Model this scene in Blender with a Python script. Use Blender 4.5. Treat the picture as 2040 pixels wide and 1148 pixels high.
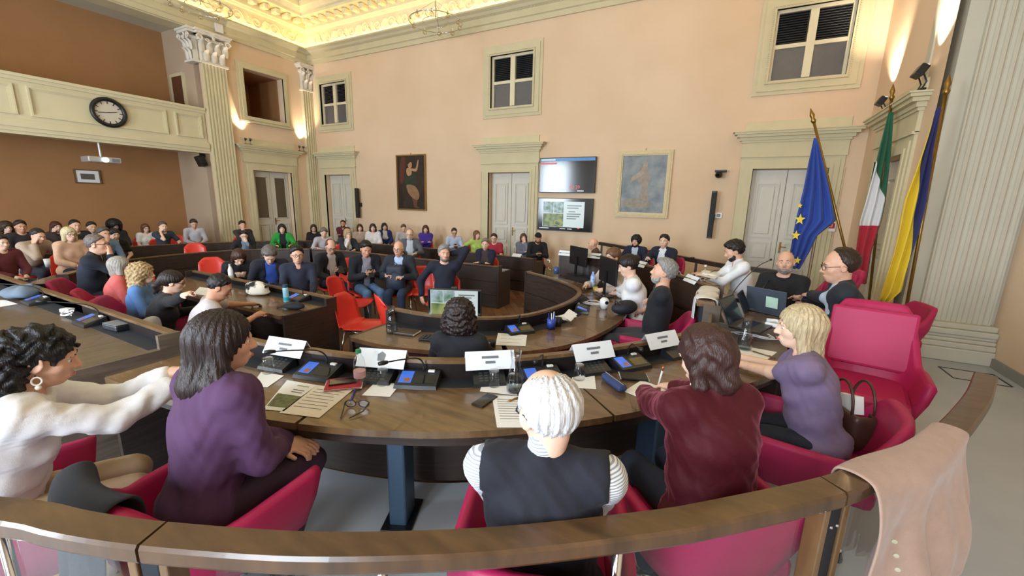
import bpy, bmesh, math, random
import numpy as np
from mathutils import Vector, Matrix, Euler
random.seed(7)
for o in list(bpy.data.objects): bpy.data.objects.remove(o)
SC = bpy.context.scene
COL = SC.collection

# ------------------------------------------------------------------ camera
CF, CH = 810.0, 1.8
def _rm(yaw, pitch, roll):
    cy, sy = math.cos(yaw), math.sin(yaw)
    f = np.array([-sy*math.cos(pitch), cy*math.cos(pitch), -math.sin(pitch)])
    r = np.array([cy, sy, 0.0]); d = np.cross(f, r)
    return np.array([r*math.cos(roll)+d*math.sin(roll), -r*math.sin(roll)+d*math.cos(roll), f])
CR = _rm(math.radians(27.5), math.radians(11.9), math.radians(-1.37))
cam = bpy.data.cameras.new('camera'); camo = bpy.data.objects.new('camera', cam); COL.objects.link(camo)
cam.sensor_width = 36.0; cam.lens = CF/2040*36.0; cam.clip_start = 0.05; cam.clip_end = 200
M = Matrix.Identity(4)
for i in range(3):
    M[i][0] = CR[0][i]; M[i][1] = -CR[1][i]; M[i][2] = -CR[2][i]
M[2][3] = CH
camo.matrix_world = M
SC.camera = camo
def _ray(px, py): return CR.T @ np.array([(px-1020)/CF, (py-574)/CF, 1.0])
def atz(px, py, z):
    d = _ray(px, py); t = (z-CH)/d[2]; return (float(d[0]*t), float(d[1]*t), z)
def aty(px, py, y):
    d = _ray(px, py); t = y/d[1]; return (float(d[0]*t), y, float(CH+d[2]*t))
def atx(px, py, x):
    d = _ray(px, py); t = x/d[0]; return (x, float(d[1]*t), float(CH+d[2]*t))

# ------------------------------------------------------------------ world, exposure
SC.view_settings.view_transform = 'Standard'; SC.view_settings.look = 'None'
SC.view_settings.gamma = 1.0; SC.view_settings.use_curve_mapping = False
SC.view_settings.exposure = -0.42
w = bpy.data.worlds.new('world'); SC.world = w; w.use_nodes = True
bg = w.node_tree.nodes['Background']; bg.inputs[0].default_value = (0.55, 0.72, 1.0, 1); bg.inputs[1].default_value = 1.0

FL = -0.10      # floor of the hall; the outer ring stands on a low platform at z = 0
YB, XL, XR = 9.8, -12.9, 2.04
YF = -4.0       # wall behind the photographer, with the daylight windows
XA, XE = -14.6, 3.0   # alcove back wall, east alcove wall
ZC = 7.6

# daylight through the three tall windows behind the photographer
for wx in (-9.5, -5.2, -0.9):
    l = bpy.data.lights.new('window_front_offscreen', 'AREA'); l.shape = 'RECTANGLE'; l.size = 1.7; l.size_y = 3.2
    l.energy = 620; l.color = (0.76, 0.88, 1.0)
    lo = bpy.data.objects.new('window_front_offscreen', l); COL.objects.link(lo)
    lo.location = (wx, YF-0.02, 2.6); lo.rotation_euler = (math.radians(90), 0, 0)

# ------------------------------------------------------------------ materials
MATS = {}
def lin(c):
    return tuple(((x/255)/12.92 if x/255 <= .04045 else ((x/255+.055)/1.055)**2.4) for x in c)
def mat(name, rgb, rough=.6, metal=0., var=0., vscale=8., bump=0., bscale=40., kind='noise', stretch=None,
        rgb2=None, emit=None, estr=1., spec=.5, trans=0., coat=0., sheen=0., alpha=1., coords='Object', detail=4):
    if name in MATS: return MATS[name]
    m = bpy.data.materials.new(name); m.use_nodes = True; MATS[name] = m
    nt = m.node_tree; N = nt.nodes; L = nt.links; b = N['Principled BSDF']
    c = lin(rgb); b.inputs['Base Color'].default_value = (*c, 1); b.inputs['Roughness'].default_value = rough
    b.inputs['Metallic'].default_value = metal; b.inputs['Specular IOR Level'].default_value = spec
    b.inputs['Transmission Weight'].default_value = trans; b.inputs['Coat Weight'].default_value = coat
    b.inputs['Sheen Weight'].default_value = sheen; b.inputs['Alpha'].default_value = alpha
    if emit:
        b.inputs['Emission Color'].default_value = (*lin(emit), 1); b.inputs['Emission Strength'].default_value = estr
    if var or bump:
        tc = N.new('ShaderNodeTexCoord'); mp = N.new('ShaderNodeMapping'); L.new(tc.outputs[coords], mp.inputs[0])
        if stretch: mp.inputs['Scale'].default_value = stretch
    if var:
        if kind == 'wave':
            t = N.new('ShaderNodeTexWave'); t.inputs['Scale'].default_value = vscale; t.inputs['Distortion'].default_value = 6; t.inputs['Detail'].default_value = 4; t.inputs['Detail Scale'].default_value = 1.5
            out = t.outputs['Fac']
        else:
            t = N.new('ShaderNodeTexNoise'); t.inputs['Scale'].default_value = vscale; t.inputs['Detail'].default_value = detail
            out = t.outputs['Fac']
        L.new(mp.outputs[0], t.inputs[0])
        cr = N.new('ShaderNodeValToRGB'); L.new(out, cr.inputs[0]); L.new(cr.outputs[0], b.inputs['Base Color'])
        c2 = lin(rgb2) if rgb2 else tuple(x*(1-var) for x in c)
        cr.color_ramp.elements[0].color = (*c2, 1); cr.color_ramp.elements[0].position = .3
        cr.color_ramp.elements[1].color = (*c, 1); cr.color_ramp.elements[1].position = .7
    if bump:
        n = N.new('ShaderNodeTexNoise'); n.inputs['Scale'].default_value = bscale; n.inputs['Detail'].default_value = 3; L.new(mp.outputs[0], n.inputs[0])
        bp = N.new('ShaderNodeBump'); bp.inputs['Strength'].default_value = bump; bp.inputs['Distance'].default_value = .01; L.new(n.outputs['Fac'], bp.inputs['Height']); L.new(bp.outputs[0], b.inputs['Normal'])
    return m
def glassy(name, tint=(251, 252, 253), clear=.86, rough=.03):
    m = bpy.data.materials.new(name); m.use_nodes = True; nt = m.node_tree; N = nt.nodes; L = nt.links
    out = N['Material Output']; N.remove(N['Principled BSDF']); tr = N.new('ShaderNodeBsdfTransparent'); tr.inputs[0].default_value = (*lin(tint), 1)
    gl = N.new('ShaderNodeBsdfGlossy'); gl.inputs['Roughness'].default_value = rough; lw = N.new('ShaderNodeLayerWeight'); lw.inputs[0].default_value = .5; fr = N.new('ShaderNodeMath'); fr.operation = 'POWER'; fr.inputs[1].default_value = 4.; L.new(lw.outputs['Facing'], fr.inputs[0])
    mx = N.new('ShaderNodeMath'); mx.operation = 'MULTIPLY_ADD'; mx.inputs[1].default_value = .8; mx.inputs[2].default_value = (1-clear)*.35; L.new(fr.outputs[0], mx.inputs[0])
    sh = N.new('ShaderNodeMixShader'); L.new(mx.outputs[0], sh.inputs[0]); L.new(tr.outputs[0], sh.inputs[1]); L.new(gl.outputs[0], sh.inputs[2]); L.new(sh.outputs[0], out.inputs[0]); return m
# ------------------------------------------------------------------ mesh builder
class MB:
    def __init__(s): s.v = []; s.f = []
    def add(s, vs, fs):
        n = len(s.v); s.v.extend([tuple(map(float, p)) for p in vs]); s.f.extend([tuple(i+n for i in q) for q in fs]); return s
    def box(s, c, d, rz=0., R=None):
        x, y, z = d[0]/2, d[1]/2, d[2]/2
        vs = [Vector((a*x, b*y, e*z)) for e in (-1, 1) for b in (-1, 1) for a in (-1, 1)]
        Rm = R if R is not None else Matrix.Rotation(rz, 3, 'Z')
        vs = [Rm @ v + Vector(c) for v in vs]
        return s.add(vs, [(0, 2, 3, 1), (4, 5, 7, 6), (0, 1, 5, 4), (2, 6, 7, 3), (0, 4, 6, 2), (1, 3, 7, 5)])
    def b2(s, a, b):
        return s.box([(a[i]+b[i])/2 for i in range(3)], [abs(b[i]-a[i]) for i in range(3)])
    def bev(s, c, d, r=.01, rz=0., R=None):
        """box with chamfered edges"""
        bm = bmesh.new(); bmesh.ops.create_cube(bm, size=1)
        for v in bm.verts: v.co = Vector((v.co.x*d[0], v.co.y*d[1], v.co.z*d[2]))
        bmesh.ops.bevel(bm, geom=bm.edges[:], offset=min(r, min(d)*.45), segments=2, affect='EDGES', profile=.5)
        Rm = R if R is not None else Matrix.Rotation(rz, 3, 'Z')
        bm.verts.index_update()
        vs = [Rm @ v.co + Vector(c) for v in bm.verts]; fs = [tuple(v.index for v in f.verts) for f in bm.faces]
        bm.free(); return s.add(vs, fs)
    def tube(s, pts, r, n=8, closed=False, cap=True):
        pts = [Vector(p) for p in pts]; m = len(pts)
        rr = r if hasattr(r, '__len__') else [r]*m
        vs = []; ref = None
        for i, p in enumerate(pts):
            a = pts[(i-1) % m] if (closed or i > 0) else p; b = pts[(i+1) % m] if (closed or i < m-1) else p
            t = (b-a).normalized() if (b-a).length > 1e-9 else Vector((0, 0, 1))
            if ref is None:
                ref = Vector((0, 0, 1)) if abs(t.z) < .9 else Vector((1, 0, 0))
            u = (ref - t*ref.dot(t)).normalized(); w_ = t.cross(u); ref = u
            for k in range(n):
                an = 2*math.pi*k/n; vs.append(p + (u*math.cos(an)+w_*math.sin(an))*rr[i])
        fs = []
        for i in range(m if closed else m-1):
            j = (i+1) % m
            for k in range(n):
                k2 = (k+1) % n; fs.append((i*n+k, i*n+k2, j*n+k2, j*n+k))
        if cap and not closed:
            fs.append(tuple(reversed(range(n)))); fs.append(tuple(range((m-1)*n, m*n)))
        return s.add(vs, fs)
    def lathe(s, prof, c=(0, 0, 0), n=20, R=None):
        vs = []
        for r, z in prof:
            for k in range(n):
                a = 2*math.pi*k/n; vs.append(Vector((r*math.cos(a), r*math.sin(a), z)))
        if R is not None: vs = [R @ v for v in vs]
        vs = [v+Vector(c) for v in vs]; m = len(prof); fs = []
        for i in range(m-1):
            for k in range(n):
                k2 = (k+1) % n; fs.append((i*n+k, i*n+k2, (i+1)*n+k2, (i+1)*n+k))
        if prof[0][0] > 1e-6: fs.append(tuple(reversed(range(n))))
        if prof[-1][0] > 1e-6: fs.append(tuple(range((m-1)*n, m*n)))
        return s.add(vs, fs)
    def ball(s, c, r, n=12, m=8, sc=(1, 1, 1), R=None):
        vs = []; 
        for i in range(m+1):
            ph = math.pi*i/m
            for k in range(n):
                a = 2*math.pi*k/n; v = Vector((r*sc[0]*math.sin(ph)*math.cos(a), r*sc[1]*math.sin(ph)*math.sin(a), r*sc[2]*math.cos(ph)))
                if R is not None: v = R @ v
                vs.append(v+Vector(c))
        fs = [(i*n+k, (i+1)*n+k, (i+1)*n+(k+1) % n, i*n+(k+1) % n) for i in range(m) for k in range(n)]
        return s.add(vs, fs)
    def prism(s, poly, z0, z1):
        n = len(poly); vs = [(x, y, z0) for x, y in poly]+[(x, y, z1) for x, y in poly]
        return s.add(vs, [tuple(reversed(range(n))), tuple(range(n, 2*n))]+[(i, (i+1) % n, n+(i+1) % n, n+i) for i in range(n)])
    def sweep(s, path, prof, closed=False):
        """path: xy polyline; prof: closed list of (offset to the left of travel, z)"""
        m = len(path); n = len(prof); vs = []
        for i in range(m):
            p = Vector(path[i])
            if closed: a = Vector(path[i-1]); b = Vector(path[(i+1) % m])
            else: a = Vector(path[max(i-1, 0)]); b = Vector(path[min(i+1, m-1)])
            d1 = (p-a).normalized() if (p-a).length > 1e-9 else (b-p).normalized()
            d2 = (b-p).normalized() if (b-p).length > 1e-9 else d1
            n1 = Vector((-d1.y, d1.x)); n2 = Vector((-d2.y, d2.x)); nn = (n1+n2); nn = nn/max(nn.length, 1e-6)
            k = 1/max(nn.dot(n1), .3)
            for o, z in prof: vs.append((p.x+nn.x*o*k, p.y+nn.y*o*k, z))
        fs = []
        for i in range(m if closed else m-1):
            j = (i+1) % m
            for k in range(n):
                k2 = (k+1) % n; fs.append((i*n+k, j*n+k, j*n+k2, i*n+k2))
        if not closed:
            fs.append(tuple(range(n))); fs.append(tuple(reversed(range((m-1)*n, m*n))))
        return s.add(vs, fs)
    def ringbox(s, x0, x1, z0, z1, g, y0, y1, f=lambda x, y, z: (x, y, z)):
        """rectangular frame of four bars that meet without overlapping"""
        for a, b, c, d in ((x0, x0+g, z0, z1), (x1-g, x1, z0, z1), (x0+g, x1-g, z0, z0+g), (x0+g, x1-g, z1-g, z1)): s.b2(f(a, y0, c), f(b, y1, d))
        return s
    def mesh(s, name='m', smooth=False):
        me = bpy.data.meshes.new(name); me.from_pydata(s.v, [], s.f); me.update()
        bm = bmesh.new(); bm.from_mesh(me); bmesh.ops.recalc_face_normals(bm, faces=bm.faces); bm.to_mesh(me); bm.free()
        if smooth: me.shade_smooth()
        return me

def obj(name, mb, m, parent=None, smooth=False, loc=None, rz=0.):
    me = mb.mesh(name, smooth) if isinstance(mb, MB) else mb
    if m is not None and len(me.materials) == 0: me.materials.append(m)
    o = bpy.data.objects.new(name, me); COL.objects.link(o)
    if parent is not None: o.parent = parent
    if loc is not None: o.location = loc
    if rz: o.rotation_euler = (0, 0, rz)
    return o
def tag(o, label, cat, group=None):
    o['label'] = label; o['category'] = cat
    if group: o['group'] = group
    return o
def struct(name, mb, m, parent=None, smooth=False, label=None):
    o = obj(name, mb, m, parent, smooth)
    if parent is None: o['kind'] = 'structure'
    if label: o['label'] = label
    return o
def thing(name, label, cat, loc=(0, 0, 0), rz=0., group=None):
    o = bpy.data.objects.new(name, None); COL.objects.link(o); o.empty_display_size = .1
    o.location = loc; o.rotation_euler = (0, 0, rz); tag(o, label, cat, group); return o
def dup(root, loc, rz, label=None, group=None):
    r = root.copy(); COL.objects.link(r); r.location = loc; r.rotation_euler = (0, 0, rz)
    if label: r['label'] = label
    if group: r['group'] = group
    for ch in list(root.children):
        c = ch.copy(); COL.objects.link(c); c.parent = r
        for g in ch.children:
            d = g.copy(); COL.objects.link(d); d.parent = c
    return r
def spline(pts, n=8, closed=False):
    """Catmull-Rom through points of any dimension"""
    P = [np.array(p, float) for p in pts]; out = []; m = len(P)
    for i in range(m if closed else m-1):
        if closed: a, b, c, d = P[i-1], P[i], P[(i+1) % m], P[(i+2) % m]
        else:
            b, c = P[i], P[i+1]; a = P[i-1] if i > 0 else 2*b-c; d = P[i+2] if i+2 < m else 2*c-b
        for k in range(n):
            t = k/n; out.append(.5*((2*b)+(-a+c)*t+(2*a-5*b+4*c-d)*t*t+(-a+3*b-3*c+d)*t**3))
    if not closed: out.append(P[-1])
    return [tuple(map(float, p)) for p in out]
def offset(path, o):
    out = []
    m = len(path)
    for i in range(m):
        a = Vector(path[max(i-1, 0)]); b = Vector(path[min(i+1, m-1)]); d = (b-a).normalized(); out.append((path[i][0]-d.y*o, path[i][1]+d.x*o))
    return out
# ------------------------------------------------------------------ smooth solids (signed distance -> surface nets)
def V3(*a): return np.array(a, float)
def nrm(v): v = np.array(v, float); return v/max(np.linalg.norm(v), 1e-9)
def rot(ax, deg):
    return np.array(Matrix.Rotation(math.radians(deg), 3, ax))
class SD:
    def __init__(s): s.p = []
    def rc(s, a, b, r1, r2=None, k=.02, op='u'):
        a = V3(*a); b = V3(*b); r2 = r1 if r2 is None else r2; r = max(r1, r2)
        s.p.append((op, k, np.minimum(a, b)-r, np.maximum(a, b)+r, ('c', a, b, r1, r2))); return s
    def el(s, c, r, R=None, k=.02, op='u'):
        c = V3(*c); r = V3(*r); R = np.eye(3) if R is None else R; q = np.linalg.norm(R[:, 0]); R = R/q; r = r*q; e = np.sqrt(((R*r)**2).sum(1))
        s.p.append((op, k, c-e, c+e, ('e', c, r, R))); return s
    def bx(s, c, h, rad, R=None, k=.01, op='u'):
        c = V3(*c); h = V3(*h); R = np.eye(3) if R is None else R; e = np.abs(R) @ h
        s.p.append((op, k, c-e, c+e, ('b', c, h, rad, R))); return s
    def keep(s, n, c, k=0.):      # keep only n.p < c
        s.p.append(('k', k, None, None, (nrm(n), c))); return s
    @staticmethod
    def ev(q, X, Y, Z):
        if q[0] == 'c':
            _, a, b, r1, r2 = q; ba = b-a; L = max(ba @ ba, 1e-12)
            dx, dy, dz = X-a[0], Y-a[1], Z-a[2]
            t = np.clip((dx*ba[0]+dy*ba[1]+dz*ba[2])/L, 0, 1)
            return np.sqrt((dx-t*ba[0])**2+(dy-t*ba[1])**2+(dz-t*ba[2])**2)-(r1+(r2-r1)*t)
        c = q[1]; R = q[-1]
        dx, dy, dz = X-c[0], Y-c[1], Z-c[2]
        u = [dx*R[0, i]+dy*R[1, i]+dz*R[2, i] for i in range(3)]
        if q[0] == 'e':
            r = q[2]; k0 = np.sqrt(sum((u[i]/r[i])**2 for i in range(3))); k1 = np.sqrt(sum((u[i]/r[i]**2)**2 for i in range(3)))
            return k0*(k0-1)/np.maximum(k1, 1e-6)
        h, rad = q[2], q[3]; d = [np.abs(u[i])-(h[i]-rad) for i in range(3)]
        return np.sqrt(sum(np.maximum(x, 0)**2 for x in d))+np.minimum(np.maximum(np.maximum(d[0], d[1]), d[2]), 0)-rad
    def mesh(s, name, h, fines=(), disp=None, iters=0):
        los = [p[2] for p in s.p if p[0] == 'u']; his = [p[3] for p in s.p if p[0] == 'u']
        lo = np.min(los, 0)-2.2*h-.01; hi = np.max(his, 0)+2.2*h+.01
        ax = []
        for i in range(3):
            x = lo[i]; A = [x]
            while x < hi[i]:
                st = h
                for c, r, hf in fines:
                    if abs(x-c[i]) < r: st = min(st, hf)
                x += st; A.append(x)
            ax.append(np.array(A))
        D = np.full((len(ax[0]), len(ax[1]), len(ax[2])), .5, np.float32)
        for op, k, a, b, q in s.p:
            if op == 'k':
                n, c = q; pl = (ax[0][:, None, None]*n[0]+ax[1][None, :, None]*n[1]+ax[2][None, None, :]*n[2]-c).astype(np.float32)
                if k: e = np.maximum(k-np.abs(D-pl), 0)/k; D = np.maximum(D, pl)+e*e*k*.25
                else: D = np.maximum(D, pl)
                continue
            pad = k+2.2*h
            sl = tuple(slice(max(np.searchsorted(ax[i], a[i]-pad)-1, 0), np.searchsorted(ax[i], b[i]+pad)+1) for i in range(3))
            X = ax[0][sl[0]][:, None, None]; Y = ax[1][sl[1]][None, :, None]; Z = ax[2][sl[2]][None, None, :]
            d = SD.ev(q, X, Y, Z).astype(np.float32); cur = D[sl]
            if op == 'u':
                e = np.maximum(k-np.abs(cur-d), 0)/max(k, 1e-6); D[sl] = np.minimum(cur, d)-e*e*k*.25
            else:
                d = -d; e = np.maximum(k-np.abs(cur-d), 0)/max(k, 1e-6); D[sl] = np.maximum(cur, d)+e*e*k*.25
        if disp is not None:
            D = D+disp(ax[0][:, None, None], ax[1][None, :, None], ax[2][None, None, :]).astype(np.float32)
        me = nets(D, ax, name)
        return me
def nets(D, ax, name):
    S = D < 0; n = np.array(D.shape)-1
    c = np.zeros(n, np.int8)
    for i in (0, 1):
        for j in (0, 1):
            for k in (0, 1): c += S[i:n[0]+i, j:n[1]+j, k:n[2]+k]
    act = (c > 0) & (c < 8); I = np.argwhere(act); idx = np.full(n, -1, np.int64); idx[act] = np.arange(len(I))
    P = np.zeros((len(I), 3)); cnt = np.zeros(len(I))
    for a in range(3):
        for u in (0, 1):
            for v in (0, 1):
                o0 = [0, 0, 0]; o0[(a+1) % 3] = u; o0[(a+2) % 3] = v; o1 = list(o0); o1[a] = 1
                A = I+o0; B = I+o1; da = D[A[:, 0], A[:, 1], A[:, 2]]; db = D[B[:, 0], B[:, 1], B[:, 2]]
                m = (da < 0) != (db < 0); t = np.where(m, da/np.where(m, da-db, 1), 0)
                for q in range(3):
                    pa = ax[q][A[:, q]]; pb = ax[q][B[:, q]]; P[:, q] += np.where(m, pa+t*(pb-pa), 0)
                cnt += m
    P /= np.maximum(cnt, 1)[:, None]
    F = []
    for a in range(3):
        b, e = (a+1) % 3, (a+2) % 3
        s0 = [slice(None)]*3; s1 = [slice(None)]*3; s0[a] = slice(0, -1); s1[a] = slice(1, None)
        ch = S[tuple(s0)] != S[tuple(s1)]
        E = np.argwhere(ch); E = E[(E[:, b] > 0) & (E[:, e] > 0) & (E[:, b] < n[b]) & (E[:, e] < n[e])]
        if not len(E): continue
        def cell(db, de):
            q = E.copy(); q[:, b] += db; q[:, e] += de; return idx[q[:, 0], q[:, 1], q[:, 2]]
        Q = np.stack([cell(-1, -1), cell(0, -1), cell(0, 0), cell(-1, 0)], 1)
        ins = S[E[:, 0], E[:, 1], E[:, 2]]; Q[~ins] = Q[~ins][:, ::-1]; F.append(Q)
    F = np.concatenate(F); F = F[(F >= 0).all(1)]
    me = bpy.data.meshes.new(name)
    me.vertices.add(len(P)); me.vertices.foreach_set('co', P.astype(np.float32).ravel())
    me.loops.add(len(F)*4); me.loops.foreach_set('vertex_index', F.astype(np.int32).ravel())
    me.polygons.add(len(F)); me.polygons.foreach_set('loop_start', (np.arange(len(F))*4).astype(np.int32))
    me.update(calc_edges=True); me.validate(); me.shade_smooth()
    return me
def folds(amp, f, seed=0.):
    def g(X, Y, Z):
        return amp*(np.sin(f*(X*1.1+Z*.8)+2.1*np.sin(f*.45*Y+seed)+seed)*.6+np.sin(f*(.7*Z-1.2*Y)+1.7*np.sin(f*.5*X+seed*2))*.5)
    return g
# ------------------------------------------------------------------ people
def skin_mat(t):
    tones = [(232, 190, 165), (222, 172, 145), (205, 150, 120), (176, 122, 92)]
    return mat('skin_%d' % t, tones[t], rough=.55, var=.12, vscale=30, bump=.03, bscale=200)
def cloth(rgb, rough=.85, sheen=.15):
    return mat('cloth_%d_%d_%d' % rgb, rgb, rough=rough, var=.14, vscale=14, bump=.12, bscale=260, sheen=.03)
def hair_mat(rgb):
    return mat('hair_%d_%d_%d' % rgb, rgb, rough=.42, var=.45, vscale=16, stretch=(6, 6, .7), bump=.5, bscale=30, spec=.4)
BLACKM = mat('black_plastic', (22, 22, 25), rough=.4)
EYEW = mat('eye_white', (225, 220, 215), rough=.25)
EYED = mat('eye_iris', (48, 34, 26), rough=.2)
LIPS = {0: mat('lips_rose', (176, 108, 100), rough=.45), 1: mat('lips_tan', (176, 108, 92), rough=.5)}
LODS = {'near': (.0115, .0055), 'mid': (.017, .010), 'far': (.025, .013)}

def ik(S, T, l1, l2, hint):
    S = np.array(S, float); T = np.array(T, float); d = T-S; L = np.linalg.norm(d); mx = (l1+l2)*.995
    if L > mx: T = S+d/L*mx; d = T-S; L = mx
    u = d/L; a = (l1*l1-l2*l2+L*L)/(2*L); h = math.sqrt(max(l1*l1-a*a, 0)); p = np.array(hint, float); p = p-u*(p @ u)
    return S+u*a+nrm(p)*h, T

def add_hand(sd, W, f, n, side, curl=25., far=False, sc=1., spread=0.):
    f = nrm(f); n = nrm(n-f*(n @ f)); l = np.cross(f, n)*(-side)     # l points to the thumb side
    R = np.stack([l, f, n], 1)
    sd.el(W+.045*f*sc, np.array([.041, .052, .018])*sc, R, k=.012)
    sd.rc(W, W+.03*f*sc, .026*sc, .024*sc, k=.015)
    if far:
        q = f*math.cos(math.radians(curl))+n*math.sin(math.radians(curl))
        sd.rc(W+.085*f*sc+l*.014, W+.085*f*sc+l*.014+q*.065*sc, .018*sc, .013*sc, k=.012); sd.rc(W+.085*f*sc-l*.014, W+.085*f*sc-l*.014+q*.055*sc, .018*sc, .013*sc, k=.012)
        sd.rc(W+.03*f*sc+l*.03*sc, W+.075*f*sc+l*.055*sc, .015*sc, .012*sc, k=.01); return
    for i, (o, ln) in enumerate(((.031, .072), (.0105, .080), (-.0105, .075), (-.031, .058))):
        p = W+(.082*f+l*o)*sc; an = 0.; dirf = nrm(f+l*o*spread)
        for j, fr in enumerate((.45, .31, .24)):
            an += curl*(1.0 if j else .8)*(1+.06*i); q = dirf*math.cos(math.radians(an))+n*math.sin(math.radians(an))
            e = p+q*ln*fr*sc; r0 = (.0098, .0088, .0080)[j]*sc; sd.rc(p, e, r0, r0*.93, k=.0035 if j or 1 else .01); p = e
    b = W+(.022*f+l*.028)*sc; m = b+nrm(f*.75+l*.62+n*.25)*.042*sc; e = m+nrm(f+l*.15+n*.35)*.032*sc
    sd.rc(b, m, .0135*sc, .0115*sc, k=.01); sd.rc(m, e, .0112*sc, .0092*sc, k=.004)

def add_head(sd, O, R, fem=False, far=False, jaw=1.):
    def P(x, y, z): return O+R @ V3(x, y, z)
    g = .965 if fem else 1.
    sd.el(P(0, -.015, .03), np.array([.075, .095, .09])*g, R, k=.03)
    sd.el(P(0, .018, -.03), np.array([.061*jaw, .075, .085])*g, R, k=.03)
    sd.el(P(0, .048, -.088), np.array([.034*jaw, .036, .028])*g, R, k=.03)
    for s in (-1, 1): sd.el(P(s*.036, .052, -.024), np.array([.026, .024, .024])*g, R, k=.025)
    sd.rc(P(-.034, .079, .022), P(.034, .079, .022), .0125, .0125, k=.02)
    for s in (-1, 1): sd.el(P(s*.031, .094, .001), (.017, .016, .012), R, k=.012, op='s')
    sd.rc(P(0, .088, .006), P(0, .107, -.030), .0085, .0125, k=.012)
    for s in (-1, 1): sd.el(P(s*.012, .094, -.034), (.009, .010, .008), R, k=.006)
    sd.el(P(0, .086, -.068), np.array([.024, .013, .012]), R, k=.012)
    for s in (-1, 1):
        sd.el(P(s*.078*g, -.008, -.008), (.010, .024, .034), R @ rot('Z', s*-18), k=.008)
        if not far: sd.el(P(s*.088*g, -.004, -.004), (.006, .013, .020), R @ rot('Z', s*-18), k=.006, op='s')
def hair_sd(style, O, R, N, seed=1.):
    """returns (SD, displacement) in the person's own frame"""
    sd = SD()
    def P(x, y, z): return O+R @ V3(x, y, z)
    def cut(n, c): nn = R @ V3(*n); L = np.linalg.norm(nn); sd.keep(nn/L, c/L+(nn/L) @ O, .022)
    down = V3(0, 0, -1)
    if style in ('short', 'receding', 'crop', 'fringe', 'thick'):
        e = {'short': .015, 'receding': .012, 'crop': .010, 'fringe': .011, 'thick': .024}[style]
        sd.el(P(0, -.018, .034), (.076+e, .094+e, .088+e), R)
        if style == 'thick': sd.el(P(0, .035, .095), (.062, .05, .03), R, k=.03)
        if style == 'short': sd.el(P(0, .02, .098), (.062, .058, .030), R, k=.03)
        sd.el(P(0, .085, -.035), (.064, .075, .082), R, k=.025, op='s')
        for s in (-1, 1): sd.el(P(s*.09, .0, -.022), (.03, .03, .036), R, k=.008, op='s')
        if style == 'fringe': sd.el(P(0, .01, .10), (.066, .085, .075), R, k=.01, op='s')
        if style in ('short', 'crop', 'thick'): sd.el(P(0, .110, .040), (.060, .055, .055), R, k=.012, op='s'); [sd.el(P(s*.082, .070, .012), (.036, .048, .062), R, k=.012, op='s') for s in (-1, 1)]
        if style == 'receding': cut((0, .9, -.30), -.018)
        else: cut((0, .72, -.69), {'short': .004, 'crop': .0, 'thick': .014, 'receding': -.034, 'fringe': -.016}[style])
    elif style == 'grey_thin':      # white hair thinning on the crown
        sd.el(P(0, -.024, .022), (.090, .102, .094), R)
        sd.el(P(0, .025, .128), (.052, .085, .048), R, k=.02, op='s')
        sd.el(P(0, .09, -.04), (.075, .085, .085), R, k=.01, op='s')
        for s in (-1, 1): sd.el(P(s*.098, .008, -.022), (.040, .040, .052), R, k=.008, op='s')
        cut((0, .70, -.71), .022)
    elif style in ('long', 'longwave', 'bob', 'midlong', 'pony', 'bun', 'wavybob'):
        sd.el(P(0, -.016, .034), (.092, .110, .101), R)
        if style in ('long', 'longwave'):
            for s in (-1, 1):
                sd.rc(P(s*.062, -.02, .0), P(s*.078, -.035, -.15), .042, .042, k=.04); sd.rc(P(s*.078, -.035, -.15), P(s*.070, -.05, -.27), .042, .026, k=.04)
            sd.rc(P(0, -.075, .0), P(0, -.085, -.17), .055, .058, k=.05); sd.rc(P(0, -.085, -.17), P(0, -.08, -.30), .058, .035, k=.05)
        elif style == 'midlong':
            for s in (-1, 1): sd.rc(P(s*.066, -.01, .0), P(s*.075, -.015, -.16), .036, .028, k=.04)
            sd.rc(P(0, -.07, .0), P(0, -.07, -.16), .056, .045, k=.05)
        elif style in ('bob', 'wavybob'):
            for s in (-1, 1): sd.rc(P(s*.066, -.012, .0), P(s*.074, -.005, -.10), .036, .032, k=.04)
            sd.rc(P(0, -.06, .0), P(0, -.065, -.10), .062, .052, k=.05)
        elif style == 'pony':
            sd.rc(P(0, -.10, .02), P(0, -.135, -.06), .03, .034, k=.02); sd.rc(P(0, -.135, -.06), P(0, -.12, -.20), .034, .014, k=.02)
        elif style == 'bun':
            sd.el(P(0, -.115, .055), (.042, .036, .042), R, k=.01)
        sd.el(P(0, .085, -.045), (.058, .075, .098), R, k=.015, op='s')
        if style in ('pony', 'bun'):
            for s in (-1, 1): sd.el(P(s*.09, .01, -.04), (.03, .05, .05), R, k=.01, op='s')
            cut((0, .66, -.75), .03)
    elif style == 'curlyback':       # pulled off the face, a mass of curls behind
        sd.el(P(0, -.016, .036), (.090, .108, .099), R)
        sd.el(P(0, .085, -.045), (.060, .075, .100), R, k=.015, op='s')
        for s in (-1, 1): sd.el(P(s*.095, .014, -.045), (.045, .052, .060), R, k=.01, op='s')
        cut((0, .66, -.75), .032)
        sd.el(P(0, -.10, .01), (.085, .065, .085), R, k=.03)
        for s in (-1, 1): sd.rc(P(s*.06, -.085, -.03), P(s*.10, -.085, -.30), .06, .055, k=.04); sd.rc(P(s*.10, -.085, -.30), P(s*.10, -.05, -.44), .05, .03, k=.04)
        sd.rc(P(0, -.11, -.02), P(0, -.13, -.36), .07, .06, k=.05)
    elif style in ('curly', 'curlybob', 'afro', 'curlylong'):
        e = {'curly': .035, 'curlybob': .032, 'afro': .075, 'curlylong': .038}[style]
        sd.el(P(0, -.018, .035), (.076+e, .094+e*.8, .088+e*.8), R)
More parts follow.
